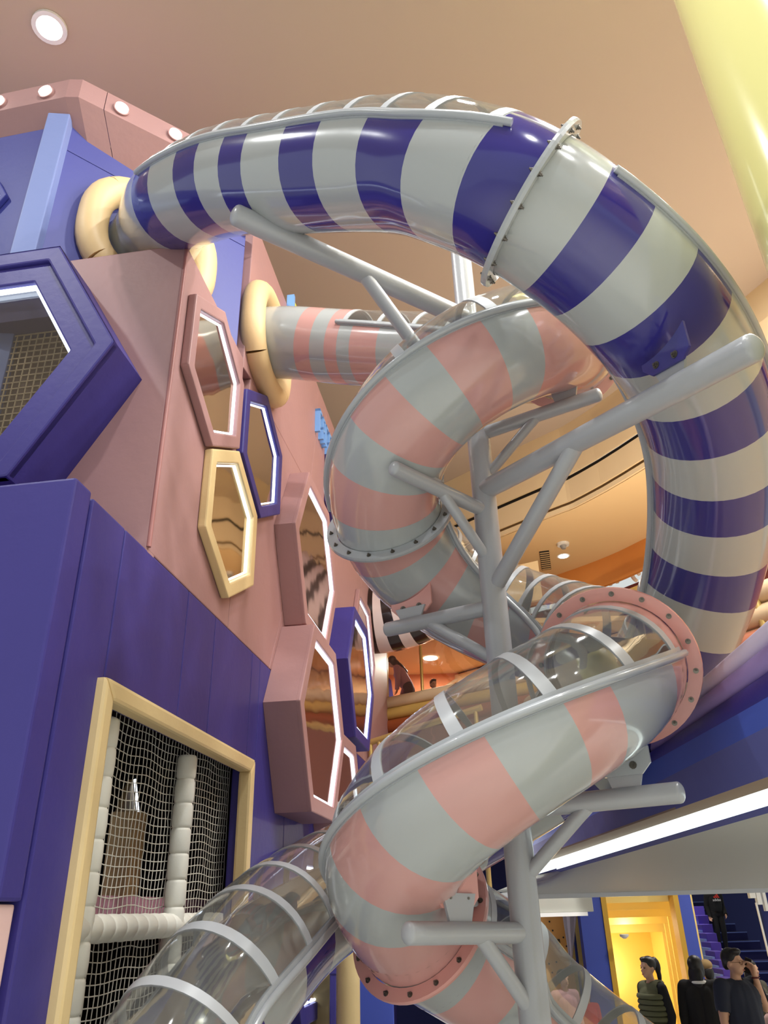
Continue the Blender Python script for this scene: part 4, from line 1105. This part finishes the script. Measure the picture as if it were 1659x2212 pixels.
def person(label, pos, face_deg, h, pose, clothes, hair, skin=None, voxel=0.012, female=False, heavy=1.0, lean=0.0, head_turn=0.0, head_pitch=0.0, extras=None):
    """pose: wrists/elbows for 'l','r' as local offsets in units of height; clothes: dict tag -> (name, material); returns root"""
    skin = skin or SKIN
    G = {}
    w = 0.105 * (0.92 if female else 1.0) * (1 + (heavy - 1) * 0.4)
    hip = Vector((0, 0, 0.52)); waist = Vector((0, 0, 0.60)); chest = Vector((0, 0, 0.72)); neck = Vector((0, 0.005, 0.83))
    R = Matrix.Rotation(lean, 3, 'X')
    up = lambda v: hip + R @ (Vector(v) - hip)
    prims = []   # (tag, kind, args)
    def cap(tag_, a, b, ra, rb): prims.append((tag_, Vector(a), Vector(b), ra, rb))
    hv = heavy
    cap('top', up((0.03, 0, 0.57)), up((0.035, 0, 0.74)), 0.062 * hv, 0.066 * hv); cap('top', up((-0.03, 0, 0.57)), up((-0.035, 0, 0.74)), 0.062 * hv, 0.066 * hv)
    cap('top', up((0, -0.012 * hv, 0.60)), up((0, -0.01, 0.74)), 0.070 * hv, 0.066 * hv)
    cap('top', up((-w + 0.03, 0, 0.79)), up((w - 0.03, 0, 0.79)), 0.042, 0.042)
    if female: cap('top', up((-0.035, -0.045, 0.735)), up((0.035, -0.045, 0.735)), 0.035, 0.035)
    cap('legs', up((0.045, 0, 0.53)), up((-0.045, 0, 0.53)), 0.060 * hv, 0.060 * hv)
    cap('skin', up((0, 0.005, 0.80)), up((0, -0.005, 0.865)), 0.032 * (1 + (hv - 1) * .5), 0.030)
    sh = {'l': Vector((w, 0, 0.795)), 'r': Vector((-w, 0, 0.795))}
    for k in ('l', 'r'):
        e, wr = Vector(pose[k][0]), Vector(pose[k][1])
        e = up(e); wr = up(wr); s_ = up(sh[k])
        cap('sleeve', s_, s_.lerp(e, 0.62), 0.034 * hv, 0.029 * hv); cap('forearm', s_.lerp(e, 0.6), e, 0.028 * hv, 0.024)
        cap('forearm', e, wr, 0.025, 0.017)
        # hand: palm, four fingers, thumb
        d = (wr - e).normalized(); cu = Vector(pose[k][2]).normalized() if len(pose[k]) > 2 else Vector((0, -1, 0))
        cu = (cu - d * cu.dot(d)).normalized(); sd = d.cross(cu)
        curl = pose[k][3] if len(pose[k]) > 3 else 0.5
        pc = wr + d * 0.045
        cap('skin', wr + d * 0.012 - sd * 0.008, pc - sd * 0.014, 0.014, 0.012); cap('skin', wr + d * 0.012 + sd * 0.008, pc + sd * 0.014, 0.014, 0.012)
        for f, (off, ln) in enumerate([(-0.019, 0.040), (-0.0065, 0.046), (0.0065, 0.043), (0.019, 0.034)]):
            b = pc + sd * off + d * 0.008
            m_ = b + (d * math.cos(curl) + cu * math.sin(curl)) * ln * 0.5
            t_ = m_ + (d * math.cos(curl * 2) + cu * math.sin(curl * 2)) * ln * 0.5
            cap('skin', b, m_, 0.0058, 0.0055); cap('skin', m_, t_, 0.0055, 0.0048)
        tb = wr + d * 0.02 - sd * 0.018
        cap('skin', tb, tb - sd * 0.014 + cu * 0.012 + d * 0.018, 0.0075, 0.0065); cap('skin', tb - sd * 0.014 + cu * 0.012 + d * 0.018, tb - sd * 0.012 + cu * 0.026 + d * 0.032, 0.0065, 0.0055)
    st_ = pose.get('stride', 0.0)
    for sg, k in ((1, 'l'), (-1, 'r')):
        kn = Vector((0.055 * sg, -0.02 - st_ * 0.10 * sg, 0.285)); an = Vector((0.055 * sg, 0.015 - st_ * 0.16 * sg, 0.045))
        hp = up((0.05 * sg, 0, 0.50))
        cap('legs', hp, kn, 0.052 * hv, 0.034); cap('legs', kn, an, 0.034, 0.022)
        cap('shoe', an + Vector((0, 0.015, -0.022)), an + Vector((0.008 * sg, -0.09, -0.03)), 0.022, 0.020)
    # head
    H = Matrix.Translation(up((0, -0.012, 0.925))) @ R.to_4x4() @ Matrix.Rotation(head_turn, 4, 'Z') @ Matrix.Rotation(head_pitch, 4, 'X')
    ex = []
    def el(tag_, c, r): ex.append((tag_, Vector(c), Vector(r)))
    el('head', (0, 0.008, 0.012), (0.046, 0.056, 0.058)); el('head', (0, -0.014, -0.028), (0.035, 0.040, 0.042)); el('head', (0, -0.03, -0.055), (0.018, 0.016, 0.013))
    el('head', (0, -0.056, -0.012), (0.0075, 0.012, 0.014)); el('head', (0, -0.062, -0.020), (0.0095, 0.008, 0.007))
    el('head', (0.046, 0.008, -0.008), (0.006, 0.012, 0.018)); el('head', (-0.046, 0.008, -0.008), (0.006, 0.012, 0.018))
    el('head', (0, -0.050, -0.040), (0.014, 0.006, 0.006)); el('head', (0.018, -0.046, 0.012), (0.014, 0.007, 0.006)); el('head', (-0.018, -0.046, 0.012), (0.014, 0.007, 0.006))
    base = Vector(pos); RZ = Matrix.Rotation(math.radians(face_deg), 4, 'Z')
    M = Matrix.Translation(base) @ RZ @ Matrix.Scale(h, 4)
    mb = MB()
    for (t, a, b, ra, rb) in prims: capsule(mb, M @ a, M @ b, ra * h, rb * h)
    for (t, c, r) in ex: ellip(mb, M @ (H @ c), [q * h for q in r], (RZ.to_3x3() @ H.to_3x3()))
    me = remesh(mb, voxel, 3)
    me.materials.clear(); me.materials.append(skin)
    me.polygons.foreach_set('use_smooth', [True] * len(me.polygons))
    body = bpy.data.objects.new('body', me)
    root = thing('person', label, 'person', base); link(body); setparent(body, root)
    # clothing: shells of the body surface, lifted off the skin
    co = np.empty(len(me.vertices) * 3); me.vertices.foreach_get('co', co); co = co.reshape(-1, 3)
    nr = np.empty(len(me.vertices) * 3); me.vertices.foreach_get('normal', nr); nr = nr.reshape(-1, 3)
    best = np.full(len(co), 1e9); tg = np.zeros(len(co), int)
    names = ['skin', 'top', 'sleeve', 'forearm', 'legs', 'shoe', 'head']
    for (t, a, b, ra, rb) in prims:
        A = np.array(M @ a); B = np.array(M @ b); ab = B - A; L2 = max(ab @ ab, 1e-9)
        u_ = np.clip(((co - A) @ ab) / L2, 0, 1)
        d = np.linalg.norm(co - A - u_[:, None] * ab, axis=1) - (ra + (rb - ra) * u_) * h
        k = d < best; best[k] = d[k]; tg[k] = names.index(t)
    for (t, c, r) in ex:
        d = np.linalg.norm(co - np.array(M @ (H @ c)), axis=1) - min(r) * h
        k = d < best; best[k] = d[k]; tg[k] = names.index(t)
    polys = [tuple(p.vertices) for p in me.polygons]
    for (nm, m_, tags, lift) in clothes:
        ids = {names.index(t) for t in tags}
        fsel = [p for p in polys if sum(tg[v] in ids for v in p) >= len(p) / 2]
        if not fsel: continue
        use = sorted({v for p in fsel for v in p}); mp = {v: i for i, v in enumerate(use)}
        V = [tuple(co[v] + nr[v] * lift) for v in use]; n0 = len(V)
        V += [tuple(co[v] + nr[v] * lift * 0.2) for v in use]
        F = [tuple(mp[v] for v in p) for p in fsel]
        cnt = {}
        for f in F:
            for i in range(len(f)):
                e = (f[i], f[(i + 1) % len(f)]); cnt[e] = 1
        rim = [(a, b, b + n0, a + n0) for (a, b) in cnt if (b, a) not in cnt]
        mesh_obj(nm, V, F + rim, m_, root, True)
    # hair and eyes
    if hair:
        hb = MB(); hm = hair[1]
        for (c, r) in hair[0]: ellip(hb, M @ (H @ Vector(c)), [q * h for q in r], RZ.to_3x3() @ H.to_3x3())
        hme = remesh(hb, 0.012, 2); hme.materials.clear(); hme.materials.append(hm)
        hme.polygons.foreach_set('use_smooth', [True] * len(hme.polygons))
        ho = bpy.data.objects.new('hair', hme); link(ho); setparent(ho, root)
    for sx in (-0.018, 0.018):
        eb = MB(); ellip(eb, M @ (H @ Vector((sx, -0.0475, -0.001))), [0.0065 * h, 0.004 * h, 0.0035 * h], RZ.to_3x3() @ H.to_3x3(), 8); eb.build('eye', BLACK, root, smooth=True)
    mb2 = MB(); ellip(mb2, M @ (H @ Vector((0, -0.0555, -0.041))), [0.012 * h, 0.003 * h, 0.0035 * h], RZ.to_3x3() @ H.to_3x3(), 10); mb2.build('lips', mat('lips', (176, 104, 92), 0.5), root, smooth=True)
    return root, M, H
SHORT = [((0, 0.018, 0.024), (0.053, 0.060, 0.056)), ((0, -0.02, 0.058), (0.044, 0.034, 0.020)), ((0, 0.05, -0.01), (0.042, 0.02, 0.035))]
LONG = [((0, 0.016, 0.024), (0.054, 0.060, 0.056)), ((0, 0.036, -0.05), (0.056, 0.034, 0.075)), ((0.008, 0.048, -0.13), (0.062, 0.026, 0.075)), ((-0.01, 0.052, -0.19), (0.050, 0.020, 0.05)), ((0.04, 0.0, -0.02), (0.014, 0.03, 0.05)), ((-0.04, 0.0, -0.02), (0.014, 0.03, 0.05))]
PONY = [((0, 0.016, 0.022), (0.053, 0.058, 0.056)), ((0, 0.075, 0.045), (0.024, 0.028, 0.024)), ((0, 0.10, 0.0), (0.024, 0.024, 0.055)), ((0, 0.105, -0.055), (0.018, 0.018, 0.05)), ((0, -0.02, 0.056), (0.04, 0.032, 0.018))]
DOWN = {'l': ((0.135, 0.02, 0.63), (0.14, -0.03, 0.49), (0, -1, 0), 0.4), 'r': ((-0.135, 0.02, 0.63), (-0.14, -0.03, 0.49), (0, -1, 0), 0.4)}
def cl(nm, rgb_, tags, lift=0.012, rough=0.85): return (nm, mat(nm + '_%d_%d_%d' % rgb_, rgb_, rough), tags, lift)
TROU = lambda c=(26, 26, 32): cl('trousers', c, ('legs',)); SHOE = cl('shoes', (40, 38, 38), ('shoe',), 0.006)
def stand(px, py, h, z=0.0):
    p = atZ(px, py, z + h * 0.985); return (p.x, p.y, z)
# man in a navy T-shirt holding a phone to his ear
mp_ = {'l': ((0.155, -0.03, 0.68), (0.080, -0.075, 0.865), (-1, 0.0, 0.0), 0.55), 'r': ((-0.150, 0.0, 0.64), (-0.165, -0.02, 0.49), (0, -1, 0), 0.4)}
pm, Mm, Hm = person('man in a navy T-shirt and glasses talking on a phone', stand(1577, 2054, 1.76), 22, 1.76, mp_, [cl('t_shirt', (34, 40, 58), ('top', 'sleeve'), 0.016), TROU(), SHOE], (SHORT, HAIR), heavy=1.32, head_turn=0.35)
gm = MB()
for sx in (-0.02, 0.02):
    gm.tube([Mm @ (Hm @ Vector((sx + 0.017 * math.cos(a), -0.058 + 0.25 * abs(sx + 0.017 * math.cos(a)) * 0.3, 0.0 + 0.012 * math.sin(a)))) for a in [i * math.pi / 8 for i in range(16)]], 0.0022, 6, closed=True)
    gm.tube([Mm @ (Hm @ Vector((sx * 1.9, -0.052, 0.002))), Mm @ (Hm @ Vector((sx * 2.45, 0.0, 0.0)))], 0.0022, 6)
gm.tube([Mm @ (Hm @ Vector((-0.004, -0.061, 0.003))), Mm @ (Hm @ Vector((0.004, -0.061, 0.003)))], 0.0022, 6)
gm.build('glasses', mat('thin_gold_wire', (150, 110, 80), 0.3, metal=0.7), pm)
ph = MB().box((-0.006, -0.036, -0.075), (0.006, 0.036, 0.075), Matrix.Translation(Mm @ Vector((0.066, -0.052, 0.905))) @ Matrix.Rotation(math.radians(42), 4, 'Z') @ Matrix.Rotation(0.35, 4, 'X')).build('phone', BLACK, bevel=0.004)
tag(ph, 'black phone held to the ear of the man in glasses', 'phone')
wa = MB().tube([Mm @ (Vector((0.090, -0.071, 0.842)) + Vector((0.021 * math.cos(a), 0.021 * math.sin(a), 0))) for a in [i * math.pi / 8 for i in range(16)]], 0.008, 6, closed=True).build('wristband', mat('dark_red_band', (90, 30, 34), 0.6), pm)
# woman with a ponytail in an olive puffer vest
pv, Mv, Hv = person('woman with a ponytail in an olive puffer vest over black sleeves', stand(1398, 2070, 1.64), -62, 1.64, DOWN, [cl('black_top', (16, 17, 22), ('sleeve', 'forearm'), 0.012), cl('olive_vest', (92, 94, 66), ('top',), 0.020), TROU(), SHOE], (PONY, HAIR), female=True)
vm = MB()
for i in range(6):
    z = 0.57 + i * 0.035
    vm.tube([Mv @ Vector(((0.108 + 0.004 * (i % 2)) * math.cos(a), (0.084) * math.sin(a) - 0.006, z)) for a in [k * math.pi / 12 for k in range(24)]], 0.030, 8, closed=True)
vm.build('quilting', MATS['olive_vest_92_94_66'], pv)
vm = MB().tube([Mv @ Vector((0.07 * math.cos(a), 0.055 * math.sin(a) + 0.02, 0.815 + 0.012 * math.sin(a))) for a in [k * math.pi / 12 for k in range(24)]], 0.028, 8, closed=True); vm.build('hood_collar', MATS['olive_vest_92_94_66'], pv)
# woman with long hair seen from behind
pw, Mw, Hw = person('woman with long black hair and a white collar seen from behind', stand(1500, 2069, 1.64), 158, 1.64, DOWN, [cl('black_coat', (14, 14, 16), ('top', 'sleeve', 'forearm'), 0.028), TROU((16, 16, 18)), SHOE], (LONG, HAIR), female=True, head_turn=-0.35, heavy=1.15)
MB().tube([Mw @ Vector((0.052 * math.cos(a), 0.05 * math.sin(a) + 0.005, 0.832)) for a in [k * math.pi / 12 for k in range(24)]], 0.018, 8, closed=True).build('collar', WHITE, pw)
# companions half hidden behind
pc_, Mc, Hc = person('person in a beige knitted hat half hidden behind the long haired woman', stand(1524, 2077, 1.50), 200, 1.50, DOWN, [cl('brown_jacket', (58, 48, 40), ('top', 'sleeve', 'forearm'), 0.025), TROU(), SHOE], ([((0, 0.03, -0.03), (0.05, 0.04, 0.06))], HAIR))
pc_.location.y += 0.0
kb = MB(); ellip(kb, Mc @ (Hc @ Vector((0, 0.006, 0.032))), [0.058 * 1.5, 0.064 * 1.5, 0.048 * 1.5]); kb.build('knitted_hat', mat('beige_knit', (150, 124, 84), 0.9), pc_, smooth=True)
person('person with dark hair standing close behind the man on the phone', stand(1618, 2077, 1.52), 30, 1.52, DOWN, [cl('olive_jacket', (70, 66, 54), ('top', 'sleeve', 'forearm'), 0.022), TROU(), SHOE], (LONG, HAIR), female=True)
person('small child with dark hair in pale pink at the picture edge', stand(1654, 2150, 1.22), 60, 1.22, DOWN, [cl('pink_top', (222, 186, 180), ('top', 'sleeve', 'forearm'), 0.014), TROU((60, 60, 90)), SHOE], (SHORT, HAIR), voxel=0.011)
# person on the stairs in a black tracksuit
zs = 0.16 * 8; ys = sy0 + 0.6 * 7 + 0.3
xs_ = atY(1553, 2000, ys).x
pj, Mj, Hj = person('person in a black tracksuit with a red mark standing on the navy stairs', (xs_, ys, zs), 4, 1.34, {'l': ((0.135, 0.03, 0.64), (0.12, -0.06, 0.52), (-1, 0, 0), 0.5), 'r': ((-0.135, 0.02, 0.64), (-0.14, -0.03, 0.50), (0, -1, 0), 0.4)}, [cl('jacket', (14, 14, 16), ('top', 'sleeve', 'forearm'), 0.024), cl('track_trousers', (16, 16, 18), ('legs',), 0.016), cl('pale_shoes', (190, 188, 182), ('shoe',), 0.008)], (SHORT, HAIR))
REDM = mat('red_print', (206, 52, 40), 0.7)
for i, (x, hgt) in enumerate([(-0.052, 0.024), (-0.018, 0.044), (0.016, 0.064)]):
    MB().prism([Mj @ Vector((x + 0.012, -0.112, 0.762)), Mj @ Vector((x + 0.038, -0.112, 0.762)), Mj @ Vector((x + 0.038 - hgt * 0.5, -0.110, 0.762 + hgt)), Mj @ Vector((x + 0.012 - hgt * 0.4, -0.110, 0.762 + hgt * 0.8))], (0, 0.004, 0)).build('red_mark', REDM, pj)
tx = bpy.data.curves.new('lettering', 'FONT'); tx.body = 'adidas'; tx.size = 0.075; tx.align_x = 'CENTER'; tx.extrude = 0.002
to = bpy.data.objects.new('lettering', tx); link(to); bpy.context.view_layer.update()
tm = bpy.data.meshes.new_from_object(to.evaluated_get(bpy.context.evaluated_depsgraph_get())); bpy.data.objects.remove(to)
tm.transform(Matrix.Translation(Mj @ Vector((0, -0.113, 0.715))) @ Matrix.Rotation(math.radians(4), 4, 'Z') @ Matrix.Rotation(math.pi / 2, 4, 'X'))
tm.materials.clear(); tm.materials.append(WHITE)
to = bpy.data.objects.new('lettering', tm); link(to); setparent(to, pj)
# people behind the clear roof at the lower right
person('child with dark hair and a flowered top behind the clear slide roof', stand(1214, 2098, 1.45), 20, 1.45, DOWN, [cl('flowered_top', (196, 150, 158), ('top', 'sleeve', 'forearm'), 0.014), TROU((70, 70, 100)), SHOE], (SHORT, HAIR))
person('person in a bright red top beyond the clear slide roof', stand(1266, 2138, 1.12), 0, 1.12, DOWN, [cl('red_top', (206, 40, 60), ('top', 'sleeve', 'forearm'), 0.014), TROU(), SHOE], (SHORT, HAIR))
# gallery: woman in mauve bending forward and a seated person's head
gz = zg - 0.65
q = atY(884, 1497, 16.0)
person('woman with long dark hair in a mauve sweater bending over the gallery seat', (q.x, 16.0, gz + 0.25), -100, 1.66, {'l': ((0.13, -0.06, 0.66), (0.06, -0.13, 0.58), (0, -1, 0), 0.5), 'r': ((-0.13, -0.02, 0.62), (-0.08, -0.12, 0.52), (0, -1, 0), 0.5)}, [cl('mauve_sweater', (182, 142, 170), ('top', 'sleeve', 'forearm'), 0.02), TROU((52, 40, 60)), SHOE], (LONG, HAIR), female=True, lean=0.5, head_pitch=0.2)
q = atY(936, 1470, 15.6)
person('dark haired person in black seated low behind the gallery rolls', (q.x, 15.7, q.z - 1.30), 20, 1.35, DOWN, [cl('black_top', (30, 32, 32), ('top', 'sleeve', 'forearm'), 0.02), TROU(), SHOE], (SHORT, HAIR))

# ground floor ceiling beyond the soffit with unseen downlights added to brighten soffit and people
gc = thing('ceiling_ground', 'white ceiling of the ground floor beyond the soffit', None, (0, 0, 0), kind='structure')
MB().box((-4, 10.6, 3.42), (bl0, 24, 3.5)).box((br0, 10.6, 3.42), (12, 24, 3.5)).box((bl0, 10.6, 3.42), (br0, 13.55, 3.5)).build('board', WHITE, gc)
for (x, y) in [(1.2, 11.6), (2.8, 11.6), (4.4, 11.6), (6.0, 12.4), (6.5, 15.5), (6.3, 18.5)]:
    p = Vector((x, y, 3.42)); lt = thing('ceiling_lamp', 'round downlight added unseen on the ground floor above the soffit edge', 'light', p, 'added ground floor downlights')
    MB().tube([p + Vector((0, 0, -0.02)), p], 0.09, 16).build('lens', LAMPGLOW, lt)
    ld = bpy.data.lights.new('lamp_light', 'AREA'); ld.shape = 'DISK'; ld.size = 0.2; ld.energy = 24; ld.color = (1, 0.97, 0.92)
    o = bpy.data.objects.new('lamp_light', ld); link(o); o.location = (0, 0, -0.04); o.parent = lt
